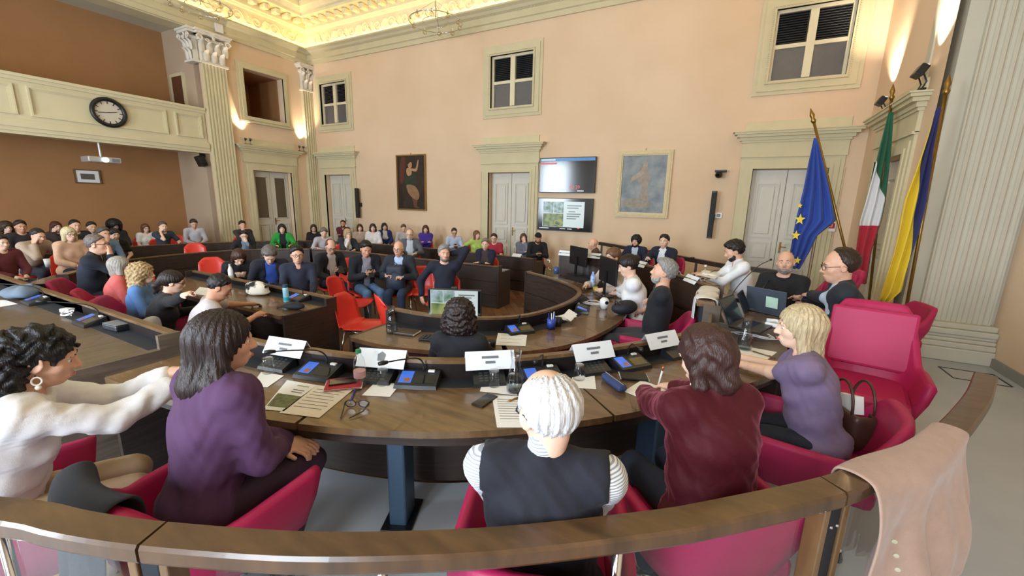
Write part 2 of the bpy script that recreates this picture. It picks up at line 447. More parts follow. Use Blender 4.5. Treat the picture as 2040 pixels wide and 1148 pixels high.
        if style in ('curlybob', 'afro'):
            for s in (-1, 1): sd.el(P(s*.075, -.02, -.05), (.05+e*.3, .07, .07+e*.4), R, k=.03)
            sd.el(P(0, -.07, -.05), (.08, .06, .08), R, k=.03)
        if style == 'curlylong':
            for s in (-1, 1): sd.rc(P(s*.075, -.03, -.02), P(s*.09, -.05, -.27), .05, .045, k=.04)
            sd.rc(P(0, -.085, 0), P(0, -.10, -.30), .065, .06, k=.05)
        sd.el(P(0, .088, -.045), (.060, .078, .092), R, k=.012, op='s')
    elif style == 'beard':
        sd.el(P(0, .036, -.082), (.051, .055, .046), R); sd.el(P(0, .075, -.052), (.030, .022, .012), R, k=.01)
        for s in (-1, 1): sd.rc(P(s*.060, .012, -.02), P(s*.052, .035, -.08), .010, .020, k=.02)
        sd.el(P(0, .094, -.068), (.018, .014, .007), R, k=.004, op='s')
        cut((0, -1, 0), .01); cut((0, -.35, .94), -.045)
    elif style == 'cap':
        sd.el(P(0, -.012, .04), (.086, .105, .092), R); cut((0, .1, -.99), -.028)
    amp, fr = .0045, 150
    if style in ('curly', 'curlybob', 'afro', 'curlylong', 'curlyback'): amp, fr = .011, 135
    if style in ('longwave', 'wavybob'): amp, fr = .006, 80
    if style in ('long', 'bob', 'midlong', 'grey_thin', 'bun', 'pony'):
        def disp(X, Y, Z):
            th = np.arctan2(X-O[0], -(Y-O[1])+.02); return .0028*np.sin(th*26+3*np.sin(Z*16+seed))+.002*np.sin(th*57+seed+Z*9)
    else:
        def disp(X, Y, Z):
            return amp*(np.sin(fr*X+2*np.sin(fr*.6*Z+seed))*np.sin(fr*Y+2*np.sin(fr*.5*X))+.7*np.sin(fr*Z+2*np.sin(fr*.7*Y+seed)))*.7
    return sd, disp

def person(label, px, hz, face, floor=FL, lean=4, hunch=6, side=0, head=(0, 5, 0), armL='lap', armR='lap', hair=('short', (40, 32, 28)),
           top=('shirt', (60, 70, 90)), legs=(38, 40, 52), shoes=(25, 24, 26), skin=0, fem=False, beard=None, glasses=None, lod='far',
           girth=1., sw=.184, legpose='sit', group=None, fine_hands=False, lips=True, curl=25, vest=None, legdir=0, seat=.46, hs=1.):
    """px, hz: where the middle of the head is in the photograph and how high it really is above the hall"""
    far = lod == 'far'; h, hf = LODS[lod]
    H = V3(0, 0, seat+.10); a = math.radians(lean); a2 = math.radians(lean+hunch); sx = math.sin(math.radians(side))
    u = nrm((sx, math.sin(a), math.cos(a))); u2 = nrm((sx, math.sin(a2), math.cos(a2)))
    C = H+.30*u; Nk = C+.20*u2
    if fem: sw *= .90
    S = {s: C+.155*u2+V3(s*sw, 0, 0)+V3(0, 0, -s*sx*.1) for s in (-1, 1)}
    ah = math.radians(lean*.6+hunch*.8+head[1]*.25)
    O = Nk+.145*nrm((sx*.5, math.sin(ah), math.cos(ah)))+V3(0, .012, 0)
    R = rot('Z', head[0]) @ rot('X', -head[1]) @ rot('Y', head[2])
    R = R*hs; O = O+V3(0, 0, .10*(hs-1))
    sc = (hz-floor)/O[2]
    hw = V3(*atz(px[0], px[1], hz))
    if isinstance(face, tuple): face = math.degrees(math.atan2(hw[0], -hw[1]))+face[1]      # turned to the camera side
    rz = math.radians(face)
    Rz = rot('Z', face); root = hw-Rz @ (O*sc); root[2] = floor
    # --- arms
    pre = {'lap': (.07, .33, .66), 'knee': (.12, .40, .64), 'phone': (.045, .30, .80), 'desk': (.17, .42, .80), 'fold': (-.07, .32, .83), 'side': (.27, .08, .58),
           'face': None, 'cheek': None, 'behind': None}
    J = {}
    for s, sp in ((-1, armL), (1, armR)):
        if sp == 'face': T = O+R @ V3(s*.03, .12, -.125); hint = (s*.6, .2, -1)
        elif sp == 'cheek': T = O+R @ V3(s*.085, .05, -.12); hint = (s*.5, .3, -1)
        elif sp == 'behind': T = O+R @ V3(s*.11, -.07, -.02); hint = (s*1., .1, .1)
        elif not isinstance(sp, str) and sp[0] == 'px':
            w3 = V3(*atz(*sp[1])); T = Rz.T @ (w3-root)/sc; hint = sp[2] if len(sp) > 2 and sp[2] is not None else (s*.7, -.35, -.8)
            if len(sp) > 3: sp = (T, hint, Rz.T @ V3(*sp[3]), Rz.T @ V3(*sp[4]))
            else: sp = (T, hint)
        elif isinstance(sp, str): x, y, z = pre[sp]; T = V3(s*x, y, z); hint = (s*.7, -.35, -.8)
        else: T = V3(*sp[0]); hint = sp[1] if len(sp) > 1 else (s*.7, -.35, -.8)
        E, T = ik(S[s], T, .285, .25, hint); J[s] = (E, T, sp)
    # --- legs
    K = {}; ld = rot('Z', legdir)
    for s in (-1, 1):
        hp = H+V3(s*.085, .01, -.015)
        if legpose == 'cross' and s == 1: kn = V3(.02, .43, seat+.17); an = V3(-.17, .60, seat-.13)
        elif legpose == 'stretch': kn = V3(s*.10, .44, seat+.06); an = V3(s*.10, .70, .09)
        elif legpose == 'back': kn = V3(s*.10, .42, seat+.05); an = V3(s*.10, .24, .09)
        else: kn = V3(s*.105, .44, seat+.06); an = V3(s*.11, .46, .09)
        K[s] = (hp, ld @ kn, ld @ an)
    fw = ld @ V3(0, 1, 0)
    def torso(sd, e, low=True):
        Rl = rot('X', -lean); Rl2 = rot('X', -(lean+hunch))
        if low: sd.el(H+V3(0, -.012, -.005), (.165*girth+e, .125*girth+e, .105+e), Rl, k=.04)
        sd.el(H+.15*u+V3(0, .012*girth, 0), (.134*girth+e, .112*girth+e, .15), Rl, k=.05)
        sd.el(C+.02*u2, (.150*(.5+.5*girth)+e, .108*(.5+.5*girth)+e, .165), Rl2, k=.06)
        sd.rc(S[-1]-V3(-.03, 0, .005), S[1]-V3(.03, 0, .005), .058+e, .058+e, k=.05)
        for s in (-1, 1): sd.rc(Nk-.02*u2, S[s]+V3(-s*.05, 0, .005), .042+e*.6, .044+e, k=.04)
        if fem:
            for s in (-1, 1): sd.el(C+.01*u2+Rl2 @ V3(s*.068, .088, -.01), np.array([.062, .056, .062])+e*.5, Rl2, k=.04)
    B = SD(); torso(B, -.004)
    B.rc(Nk-.03*u2, O+R @ V3(0, -.025, -.06), .054 if not fem else .046, .052 if not fem else .044, k=.03)
    add_head(B, O, R, fem, far)
    fines = [(O, .135, hf)]
    for s in (-1, 1):
        E, T, sp = J[s]
        B.rc(S[s], E, .047 if not fem else .041, .038, k=.03); B.rc(E, T, .038, .026, k=.02)
        fa = nrm(T-E); f = nrm(fa+V3(-s*.25, .25, -.05)); n = V3(-s*.5, .1, -.85)
        if sp in ('face', 'cheek'): f = nrm(V3(-s*.25, 0, 1)); n = nrm(O-T)
        if sp == 'behind': f = nrm(V3(-s, -.3, .3)); n = nrm(O-T)
        if sp == 'phone': f = nrm(fa+V3(-s*.4, .3, .2)); n = V3(-s*.7, 0, .6)
        if not isinstance(sp, str) and len(sp) > 2: f = nrm(sp[2]); n = V3(*sp[3])
        add_hand(B, T, f, n, s, curl, far=(far and not fine_hands), sc=.93 if fem else 1.)
        if fine_hands or lod == 'near': fines.append((T+f*.08, .10, .0045 if lod == 'near' else .007))
        hp, kn, an = K[s]
        B.rc(hp, kn, .078, .054, k=.03); B.rc(kn, an, .054, .034, k=.02); B.rc(an-V3(0, 0, .02), an+fw*.15-V3(0, 0, .05), .034, .026, k=.02)
    body = B.mesh('person', h*1.3, fines)
    me = body; me.materials.append(skin_mat(skin))
    o = bpy.data.objects.new('person', me); COL.objects.link(o); o.location = root; o.rotation_euler = (0, 0, rz); o.scale = (sc,)*3
    tag(o, label, 'person', group)
    def ch(name, sd, m, hh=h, fines=(), disp=None):
        me = sd.mesh(name, hh, fines, disp) if isinstance(sd, SD) else sd
        c = obj(name, me, m, o); return c
    seed = (px[0]*.37+px[1]*.11) % 6.28
    kind, colr = top[0], top[1]
    f1, f2 = folds(.005, 36, seed), folds(.0028, 92, seed+1)
    nearf = (lambda X, Y, Z: f1(X, Y, Z)+f2(X, Y, Z)) if lod == 'near' else folds(.004, 34, seed) if lod == 'mid' else folds(.004, 22, seed)
    if kind == 'blouse' and lod == 'near':
        f3 = folds(.006, 58, seed); nearf = lambda X, Y, Z: f3(X, Y, Z)+.0016*np.sin(Z*330+3*np.sin(X*20))
    def sleeves(sd, e, frac, cuff=0.):
        for s in (-1, 1):
            E, T, _ = J[s]
            if frac <= 1: sd.rc(S[s], S[s]+(E-S[s])*frac, .047+e*.8, .050+e, k=.05)
            else:
                sd.rc(S[s], E, .046+e*.8, .043+e, k=.05); W = E+(T-E)*(frac-1); sd.rc(E, W, .043+e, .033+e+cuff, k=.02)
    hem = H[2]-.065
    if kind == 'jacket':
        T_ = SD(); torso(T_, .010); sleeves(T_, .004, 1.97); T_.rc(Nk-.025*u2, Nk+.035*u2, .060, .056, k=.01)
        T_.keep((0, .15, -1), -hem+.01)
        ch('shirt', T_, cloth(top[2]), h*1.15, disp=nearf)
        G = SD(); torso(G, .026); sleeves(G, .016, 1.88); G.rc(Nk-.05*u2, Nk+.005*u2-V3(0, .025, 0), .066, .064, k=.03)
        Rl2 = rot('X', -(lean+hunch*.6))
        # the open front: a wedge, wide at the collar and closing at the belly
        G.bx(C+u2*.13+Rl2 @ V3(.0, .14, .0), (.055, .10, .17), .02, Rl2 @ rot('Y', 12), k=.01, op='s')
        G.bx(C+u2*.13+Rl2 @ V3(.0, .14, .0), (.055, .10, .17), .02, Rl2 @ rot('Y', -12), k=.01, op='s')
        if top[3:] and top[3] == 'open': G.bx(H+.13*u+V3(0, .15, 0), (.05, .12, .30), .02, rot('X', -lean), k=.01, op='s')
        ch('jacket', G, cloth(colr), h, disp=nearf)
    elif kind == 'vest':
        T_ = SD(); torso(T_, .012); sleeves(T_, .016, 1.75); T_.rc(Nk-.03*u2, Nk+.045*u2, .066, .064, k=.01); T_.keep((0, 0, -1), -hem)
        ch('shirt', T_, vest, h, disp=nearf)
        G = SD(); torso(G, .030); G.rc(Nk-.05*u2, Nk+.004*u2, .070, .068, k=.03)
        for s in (-1, 1): G.el(S[s]+V3(s*.055, .0, -.01), (.075, .13, .15), rot('Y', s*8), k=.012, op='s')
        ch('vest', G, cloth(colr), h, disp=nearf)
    else:
        e = {'tee': .012, 'shirt': .013, 'sweater': .020, 'blouse': .022, 'turtle': .018, 'velvet': .028, 'blazer': .024, 'cardigan': .022}[kind]
        G = SD(); torso(G, e)
        if kind == 'tee': sleeves(G, e*.9, .62)
        elif kind == 'blouse': sleeves(G, e*.7, 1.78, .006)
        else: sleeves(G, e*.7, 1.88)
        if kind == 'turtle': G.rc(Nk-.02*u2, Nk+.065*u2, .062, .058, k=.02)
        elif kind in ('shirt', 'blazer', 'velvet'): G.rc(Nk-.04*u2, Nk+.020*u2-V3(0, .012, 0), .066, .062, k=.02)
        if kind in ('blouse', 'tee', 'sweater', 'cardigan'): G.el(Nk+V3(0, .05, .035), (.075, .075, .055), k=.01, op='s')
        if kind == 'shirt': G.bx(Nk+V3(0, .075, -.005), (.020, .045, .040), .012, rot('X', 20), k=.01, op='s')
        if kind == 'blazer': G.bx(C+.10*u2+V3(0, .15, 0), (.04, .08, .15), .015, k=.01, op='s')
        mt = top[2] if len(top) > 2 and not isinstance(top[2], tuple) else cloth(colr)
        ch({'tee': 'tshirt', 'turtle': 'turtleneck', 'velvet': 'velvet_jacket'}.get(kind, kind), G, mt, h*(.9 if lod == 'near' else 1), disp=nearf)
    # trousers, shoes
    G = SD()
    G.el(H+V3(0, -.01, -.03), (.168*girth, .128*girth, .085), k=.03)
    for s in (-1, 1):
        hp, kn, an = K[s]; G.rc(hp, kn, .088, .066, k=.03); G.rc(kn, an+V3(0, 0, .02), .066, .052, k=.02)
    ch('trousers', G, cloth(legs), h*1.1, disp=folds(.004, 26, seed) if lod != 'far' else None)
    for s in (-1, 1):
        an = K[s][2]; mb = MB()
        prof = [(-.075, .030, .062), (-.06, .036, .07), (0, .038, .072), (.06, .043, .055), (.12, .046, .045), (.17, .038, .036), (.195, .015, .02)]
        vs = []; sv = np.cross(fw, V3(0, 0, 1)); base = V3(an[0], an[1], an[2]-.088)
        for y, wd, ht in prof:
            for k in range(8):
                t = 2*math.pi*k/8; zz = max(math.sin(t), -.35)*ht*.74+ht*.26; vs.append(base+fw*y+sv*math.cos(t)*wd+V3(0, 0, zz))
        fs = [(i*8+k, i*8+(k+1) % 8, (i+1)*8+(k+1) % 8, (i+1)*8+k) for i in range(6) for k in range(8)]+[tuple(range(8)), tuple(range(48, 56))]
        mb.add(vs, fs); obj('shoe', mb, mat('leather_%d_%d_%d' % shoes, shoes, rough=.35), o, smooth=True)
    # hair, beard
    if hair and hair[0] != 'bald':
        sd, dp = hair_sd(hair[0], O, R, Nk, seed); ch('hair' if hair[0] != 'cap' else 'cap', sd, hair_mat(hair[1]) if hair[0] != 'cap' else cloth(hair[1]), {'near': .0052, 'mid': .008, 'far': .013}[lod], disp=dp)
    if beard:
        sd, dp = hair_sd('beard', O, R, Nk, seed); ch('beard', sd, hair_mat(beard), {'near': .005, 'mid': .0065, 'far': .009}[lod], disp=dp)
    # face
    for s in (-1, 1):
        c = O+R @ V3(s*.031, .0715, -.0005)
        mb = MB().ball(c, .0125, 10, 6); e = obj('eye', mb, EYEW, o, smooth=True)
        obj('iris', MB().ball(c+R @ V3(0, .0072, -.001), .0068, 8, 5), EYED, e, smooth=True)
    hc = hair[1] if hair and hair[0] != 'cap' else (50, 40, 34)
    for s in (-1, 1): obj('eyebrow', MB().tube([O+R @ V3(s*x, y, z) for x, y, z in ((.014, .092, .021), (.030, .0905, .027), (.047, .079, .020))], [.0030, .0036, .002], 6), hair_mat(tuple(int(x*.75) for x in hc)), o, smooth=True)
    if lips:
        mb = MB().tube([O+R @ V3(x, y, z) for x, y, z in ((-.023, .089, -.068), (-.01, .0985, -.067), (.01, .0985, -.067), (.023, .089, -.068))], [.003, .0058, .0058, .003], 6)
        obj('lips', mb, LIPS[0 if fem else 1], o, smooth=True)
    if glasses:
        mb = MB()
        for s in (-1, 1):
            ring = [O+R @ V3(s*.033+.024*math.cos(t), .100-.012*abs(math.cos(t)) if s*math.cos(t) > 0 else .100, -.001+.018*math.sin(t)) for t in np.linspace(0, 2*math.pi, 14)[:-1]]
            mb.tube(ring, .0022, 5, closed=True); mb.tube([O+R @ V3(s*.056, .092, .004), O+R @ V3(s*.078, .05, .006), O+R @ V3(s*.083, -.012, .004), O+R @ V3(s*.080, -.03, -.012)], .0022, 5)
        mb.tube([O+R @ V3(-.010, .101, .004), O+R @ V3(0, .106, .008), O+R @ V3(.010, .101, .004)], .0022, 5)
        obj('glasses', mb, mat('frame_%d_%d_%d' % glasses, glasses, rough=.35), o, smooth=True)
    PEOPLE.append((o, root, rz, sc)); o['_O'] = 0; del o['_O']
    HEADS[label] = (o, O, R, S, J, Nk, H, K, sc)
    return o
PEOPLE = []; HEADS = {}
# ------------------------------------------------------------------ room
PEACH = mat('peach_plaster', (226, 199, 170), rough=.85, var=.10, vscale=.55, rgb2=(215, 186, 154), bump=.05, bscale=30, coords='Object', detail=3)
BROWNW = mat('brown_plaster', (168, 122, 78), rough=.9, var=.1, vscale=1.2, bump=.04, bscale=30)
CREAM = mat('cream_stone', (208, 196, 160), rough=.75, var=.07, vscale=3, bump=.06, bscale=25)
CREAMD = mat('cream_door_paint', (210, 204, 190), rough=.5, var=.05, vscale=3)
GREYST = mat('grey_stone', (196, 190, 172), rough=.7, var=.06, vscale=3)
STUCCO = mat('stucco_yellow', (234, 224, 190), rough=.8, var=.08, vscale=5, bump=.3, bscale=18)
CEILM = mat('ceiling_paint', (236, 226, 190), rough=.85, var=.04, vscale=1)
WHITEC = mat('white_capital', (226, 218, 205), rough=.7, bump=.15, bscale=60)
LEDM = mat('led_strip', (255, 225, 150), emit=(255, 224, 156), estr=17.)
GREYFL = mat('grey_resin_floor', (180, 184, 188), rough=.42, var=.10, vscale=1.3, rgb2=(166, 170, 174), bump=.02, bscale=60)
HINGE = mat('brass', (150, 118, 60), rough=.35, metal=.9)
STEEL = mat('chrome', (205, 208, 212), rough=.18, metal=1.)
BLUEGL = mat('steel_bluegrey', (70, 92, 116), rough=.35, metal=.4)

def holes_wall(name, u0, u1, v0, v1, holes, place, m, depth=.22):
    us = sorted(set([u0, u1]+[h for H in holes for h in H[:2]])); vs = sorted(set([v0, v1]+[h for H in holes for h in H[2:4]]))
    mb = MB()
    for i in range(len(us)-1):
        for j in range(len(vs)-1):
            cu, cv = (us[i]+us[i+1])/2, (vs[j]+vs[j+1])/2
            if any(H[0] < cu < H[1] and H[2] < cv < H[3] for H in holes): continue
            a, b, c, d = us[i], us[i+1], vs[j], vs[j+1]
            mb.add([place(a, c, 0), place(b, c, 0), place(b, d, 0), place(a, d, 0)], [(0, 1, 2, 3)])
    for a, b, c, d in [H[:4] for H in holes]:
        for p, q in (((a, c), (b, c)), ((b, c), (b, d)), ((b, d), (a, d)), ((a, d), (a, c))):
            mb.add([place(*p, 0), place(*q, 0), place(*q, depth), place(*p, depth)], [(0, 1, 2, 3)])
    e = .28
    if name != 'wall_left': mb.add([place(u0, v0, e), place(u1, v0, e), place(u1, v1, e), place(u0, v1, e)], [(0, 1, 2, 3)])
    return struct(name, mb, m)

DW, DT = .62, 2.57
doorsB = [-11.78, -5.26, .93]; winsB = [-11.76, -5.24, .95]
holesB = [(x-DW, x+DW, FL, DT) for x in doorsB]+[(x-.64, x+.64, 4.10, 5.46) for x in winsB]
holes_wall('wall_back', XL, XR, FL-.1, ZC, holesB, lambda u, v, d: (u, YB+d, v), PEACH)
DL = 8.22
holes_wall('wall_left', 6.5, YB, FL-.1, ZC, [(DL-DW, DL+DW, FL, DT), (7.60, 8.82, 4.10, 5.40)], lambda u, v, d: (XL-d, u, v), PEACH, .25)
mb = MB(); mb.b2((XL-.02, YF, 6.02), (XL-.5, 6.5, ZC)); mb.b2((XL, YF, 6.02), (XL-.02, 6.5, ZC)); struct('wall_left_beam', mb, CREAM)
DRY = 8.2
holes_wall('wall_right', 6.95, YB, FL-.1, ZC, [(DRY-DW, DRY+DW, FL, DT)], lambda u, v, d: (XR+d, u, v), PEACH)
mb = MB(); mb.b2((XE, YF, FL-.1), (XE+.2, 7.1, ZC)); struct('wall_east_alcove', mb, PEACH)
# alcove on the left, with its return wall
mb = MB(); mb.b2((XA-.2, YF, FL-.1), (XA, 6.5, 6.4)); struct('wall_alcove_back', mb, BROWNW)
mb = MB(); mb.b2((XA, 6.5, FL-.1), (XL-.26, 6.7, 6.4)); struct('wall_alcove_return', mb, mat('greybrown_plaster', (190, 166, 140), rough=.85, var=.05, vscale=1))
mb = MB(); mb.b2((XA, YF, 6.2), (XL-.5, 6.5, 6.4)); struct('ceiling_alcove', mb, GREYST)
# behind the photographer: wall with three tall windows
WF = [(-9.5), (-5.2), (-0.9)]
holes_wall('wall_front', XA, XE, FL-.1, ZC, [(x-.9, x+.9, .95, 4.25) for x in WF], lambda u, v, d: (u, YF-d, v), PEACH)
for i, x in enumerate(WF):
    fr = MB()
    for s in (-1, 0, 1): fr.b2((x+s*.87-.03, YF-.12, .95), (x+s*.87+.03, YF-.18, 4.25))
    for z in (.98, 2.0, 3.1, 4.22): fr.b2((x-.9, YF-.12, z-.03), (x+.9, YF-.18, z+.03))
    struct('window_%d' % (10+i), fr, CREAMD)
# floors
def plank_floor():
    mats = [mat('oak_%d' % i, c, rough=.38, var=.22, vscale=5, stretch=(1, 8, 1)) for i, c in enumerate([(128, 88, 58), (116, 78, 50), (138, 98, 66), (108, 72, 46)])]
    mb = MB(); mb.b2((XA, YF, FL-.12), (XE, YB, FL-.004)); fl = struct('floor', mb, mat('parquet_ground', (92, 62, 42), rough=.5, var=.2, vscale=4))
    me = []
    for m_ in mats:
        a = MB().bev((0, 0, 0), (.118, .70, .012), .002).mesh('plank'); a.materials.append(m_); me.append(a)
    # planks where the hall floor shows between the desks
    n = 0; L, W = .70, .12; c45 = math.radians(38)
    for i in range(-30, 30):
        for j in range(-8, 8):
            x = i*(W+.003); y = j*(L+.003)+(i % 2)*L/2
            X = -3.0+x*math.cos(c45)-y*math.sin(c45); Y = 4.9+x*math.sin(c45)+y*math.cos(c45)
            if not (-4.5 < X < -1.6 and 2.95 < Y < 7.6) or n >= 300 or X-Y*.25 > -3.0+.75: continue
            o = bpy.data.objects.new('plank', me[(i*3+j*5) % 4]); COL.objects.link(o); o.parent = fl
            o.location = (X, Y, FL-.006+.0006*((i+j) % 3)); o.rotation_euler = (0, 0, c45); n += 1
    return fl
plank_floor()
# platform of the outer ring: everything outside the desks nearest the photographer and on the right
inner = spline([(-9.5, 1.44), (-3.4, 1.46), (-2.64, 1.53), (-1.92, 1.68), (-1.29, 1.97), (-.63, 2.61), (-.26, 3.10), (-.12, 3.7), (-.12, 4.6), (-.42, 5.25), (-1.03, 5.98), (-1.75, 6.47), (-2.5, 6.5)], 5)
poly = inner+[(-2.6, YB), (XR, YB), (XR, 6.95), (XE, 6.95), (XE, YF), (-9.5, YF)]
mb = MB().prism(poly, FL-.03, 0.0); struct('floor_platform', mb, GREYFL)
dais = [(-2.44, 6.60), (-1.75, 6.56), (-.98, 6.06), (-.38, 5.36), (-.04, 4.82), (.0, 4.6), (.0, 3.75), (.62, 3.72), (.62, 3.26), (1.46, 3.26), (1.5, 6.4), (.5, 7.5), (0, 7.5), (-.94, 8.4), (-2.44, 9.3)]
struct('floor_dais', MB().prism(dais, -.01, .12), GREYFL)
# worn round wood inlay and pale runner on the near floor, floor hatches
mb = MB().lathe([(.0, .0), (.34, .0), (.34, .008), (0, .008)], (-2.35, .50, .0), 40); tag(obj('round_floor_plate', mb, mat('tan_inlay', (196, 146, 86), rough=.5, var=.25, vscale=7)), 'round tan wooden plate lying on the grey floor by the railing', 'floor plate')
fx = MB()
for a, b in (((2.42, 6.42), (2.88, 6.42)), ((2.88, 6.42), (2.88, 6.05)), ((2.88, 6.05), (2.42, 6.05)), ((2.42, 6.05), (2.42, 6.42))): fx.b2((a[0]-.008, a[1]-.008, 0), (b[0]+.008, b[1]+.008, .004))
tag(obj('floor_hatch', fx, BLACKM), 'black-edged square floor hatch before the fluted pillar', 'floor hatch')

# ---- doors
def panel(mb, x, z, w, h, y): 
    mb.ringbox(x-w/2, x+w/2, z-h/2, z+h/2, .030, y, y-.030); mb.ringbox(x-w/2+.03, x+w/2-.03, z-h/2+.03, z+h/2-.03, .018, y, y-.012); mb.bev((x, y-.010, z), (w-.15, .030, h-.15), .010)
def door(n, loc, rz, glass=False, label=''):
    r = bpy.data.objects.new('door_%d' % n, None); COL.objects.link(r); r.location = loc; r.rotation_euler = (0, 0, rz); r['kind'] = 'structure'; r['label'] = label
    H = DT-FL
    for s in (-1, 1):
        lm = MB().bev((s*.305, .17, H/2), (.60, .05, H-.02), .006); lf = obj('leaf', lm, CREAMD, r)
        if glass:
            pm = MB().bev((s*.305, .144, 1.86), (.34, .012, 1.25), .003); obj('pane', pm, mat('smoked_pane', (96, 84, 66), rough=.25), lf)
            fm = MB()
            for zz in (1.22, 2.50): fm.box((s*.305, .138, zz), (.38, .02, .03))
            for xx in (-.18, .18): fm.box((s*.305+xx, .138, 1.86), (.03, .02, 1.3))
            obj('pane_frame', fm, CREAMD, lf); q = MB(); panel(q, s*.305, .62, .40, .85, .145); obj('panel', q, CREAMD, lf)
        else:
            for z, h in ((1.86, 1.10), (1.02, .42), (.42, .56)):
                q = MB(); panel(q, s*.305, z, .40, h, .145); obj('panel', q, CREAMD, lf)
    hd = MB().bev((.06, .135, 1.12), (.035, .015, .22), .005).tube([(.06, .13, 1.14), (.06, .09, 1.14), (.16, .085, 1.14)], .009, 8); obj('handle', hd, HINGE, r)
    fr = MB()
    for wd, pr in ((.22, .035), (.15, .055), (.06, .07)):
        for s in (-1, 1): fr.box((s*(DW+wd/2), -pr/2, H/2), (wd, pr, H))
        fr.box((0, -pr/2, H+wd/2), (2*DW+2*wd, pr, wd))
    obj('door_frame', fr, CREAM, r)
    fz = MB().b2((-.86, 0, H+.24), (.86, -.045, H+.52)).b2((-.86, 0, H+.22), (.86, -.07, H+.25)); obj('frieze', fz, CREAM, r)
    pd = MB()
    for z0, z1, hw, pr in ((.50, .54, .88, .07), (.54, .60, .92, .10), (.60, .65, .97, .16), (.65, .69, 1.02, .20), (.69, .71, 1.05, .22)): pd.b2((-hw, 0, H+z0), (hw, -pr, H+z1))
    pd.b2((-.84, 0, H+.71), (.84, -.03, H+.90))
    obj('pediment', pd, CREAM, r)
    # beaded edge of the frame
    bead = MB()
    for s in (-1, 1):
        for k in range(70): bead.box((s*.855, -.038, .2+k*.036), (.016, .012, .022))
    if n in (2, 3): obj('beading', bead, CREAM, r)
    rv = MB().b2((-DW, .2, 0), (DW, .24, H)); obj('recess', rv, CREAM, r)
    return r
door(1, (doorsB[0], YB, FL), 0, label='cream panelled double door beside the corner pilaster')
door(2, (doorsB[1], YB, FL), 0, label='cream panelled double door beside the wall screens')
door(3, (doorsB[2], YB, FL), 0, label='cream panelled double door behind the blue starred flag')
door(4, (XL, DL, FL), math.pi/2, True, label='cream double door with dark glass panes')
door(5, (XR, DRY, FL), -math.pi/2, label='cream door behind the red white green flag')

# ---- windows on the upper wall
PANE = mat('grey_pane', (104, 102, 104), rough=.2, var=.2, vscale=30, stretch=(8, 1, .3), spec=.6)
PANED = mat('black_pane', (24, 24, 28), rough=.15, spec=.7)
SLAT = mat('blind_slat', (60, 60, 62), rough=.5)
slat_me = MB().box((0, 0, 0), (.46, .03, .006), R=Matrix.Rotation(.6, 3, 'X')).mesh('blind_slat'); slat_me.materials.append(SLAT)
for i, x in enumerate(winsB):
    r = bpy.data.objects.new('window_%d' % (i+1), None); COL.objects.link(r); r.location = (x, YB, 4.80); r['kind'] = 'structure'
    r['label'] = ['small cream four-pane window near the corner', 'cream four-pane window above the panelled door', 'large cream four-pane window above the flags'][i]
    f = MB()
    for wd, pr, o in ((.24, .03, 0), (.17, .05, .02), (.05, .07, .0)):
        f.ringbox(-.60-wd, .60+wd, -.62-wd, .62+wd, wd, 0, -pr)
    obj('window_frame', f, CREAM, r)
    bead = MB()
    for s in (-1, 1):
        for k in range(36): bead.box((s*.64, -.075, -.63+k*.036), (.02, .02, .02)); bead.box((-.63+k*.036, -.075, s*.66), (.02, .02, .02))
    obj('beading', bead, CREAM, r)
    sm = MB()
    sm.ringbox(-.635, .635, -.675, .655, .085, .03, .09); sm.box((0, .055, 0), (.13, .07, 1.16)); sm.b2((-.55, .04, -.035), (-.065, .09, .035)); sm.b2((.065, .04, -.035), (.55, .09, .035)); obj('sash', sm, mat('sash_cream', (222, 210, 178), rough=.55), r)
    for sx in (-1, 1):
        obj('pane', MB().box((sx*.31, .075, -.30), (.50, .012, .56)), PANE, r)
        p = obj('pane', MB().box((sx*.31, .10, .30), (.50, .012, .56)), PANED, r)
        for k in range(13):
            o = bpy.data.objects.new('blind_slat', slat_me); COL.objects.link(o); o.parent = p; o.location = (sx*.31, .065, .06+k*.042)
# opening on the left wall, with its frame
f = MB()
for wd, pr in ((.17, .05), (.10, .08)):
    f.ringbox(7.60-wd, 8.82+wd, 4.10-wd, 5.40+wd, wd, 0, pr, lambda x, y, z: (XL+y, x, z))
f.b2((XL, 7.40, 3.92), (XL+.14, 9.02, 3.97))
r = struct('window_4', f, CREAM, label='square dark opening in a cream frame above the glazed door')
nb = MB()
for a, b in (((XL-1.9, 7.5, 4.0), (XL-1.8, 8.92, 5.5)), ((XL-1.9, 7.5, 4.0), (XL-.25, 7.6, 5.5)), ((XL-1.9, 8.82, 4.0), (XL-.25, 8.92, 5.5)), ((XL-1.9, 7.5, 4.0), (XL-.25, 8.92, 4.1)), ((XL-1.9, 7.5, 5.4), (XL-.25, 8.92, 5.5))): nb.b2(a, b)
obj('niche', nb, BROWNW, r)

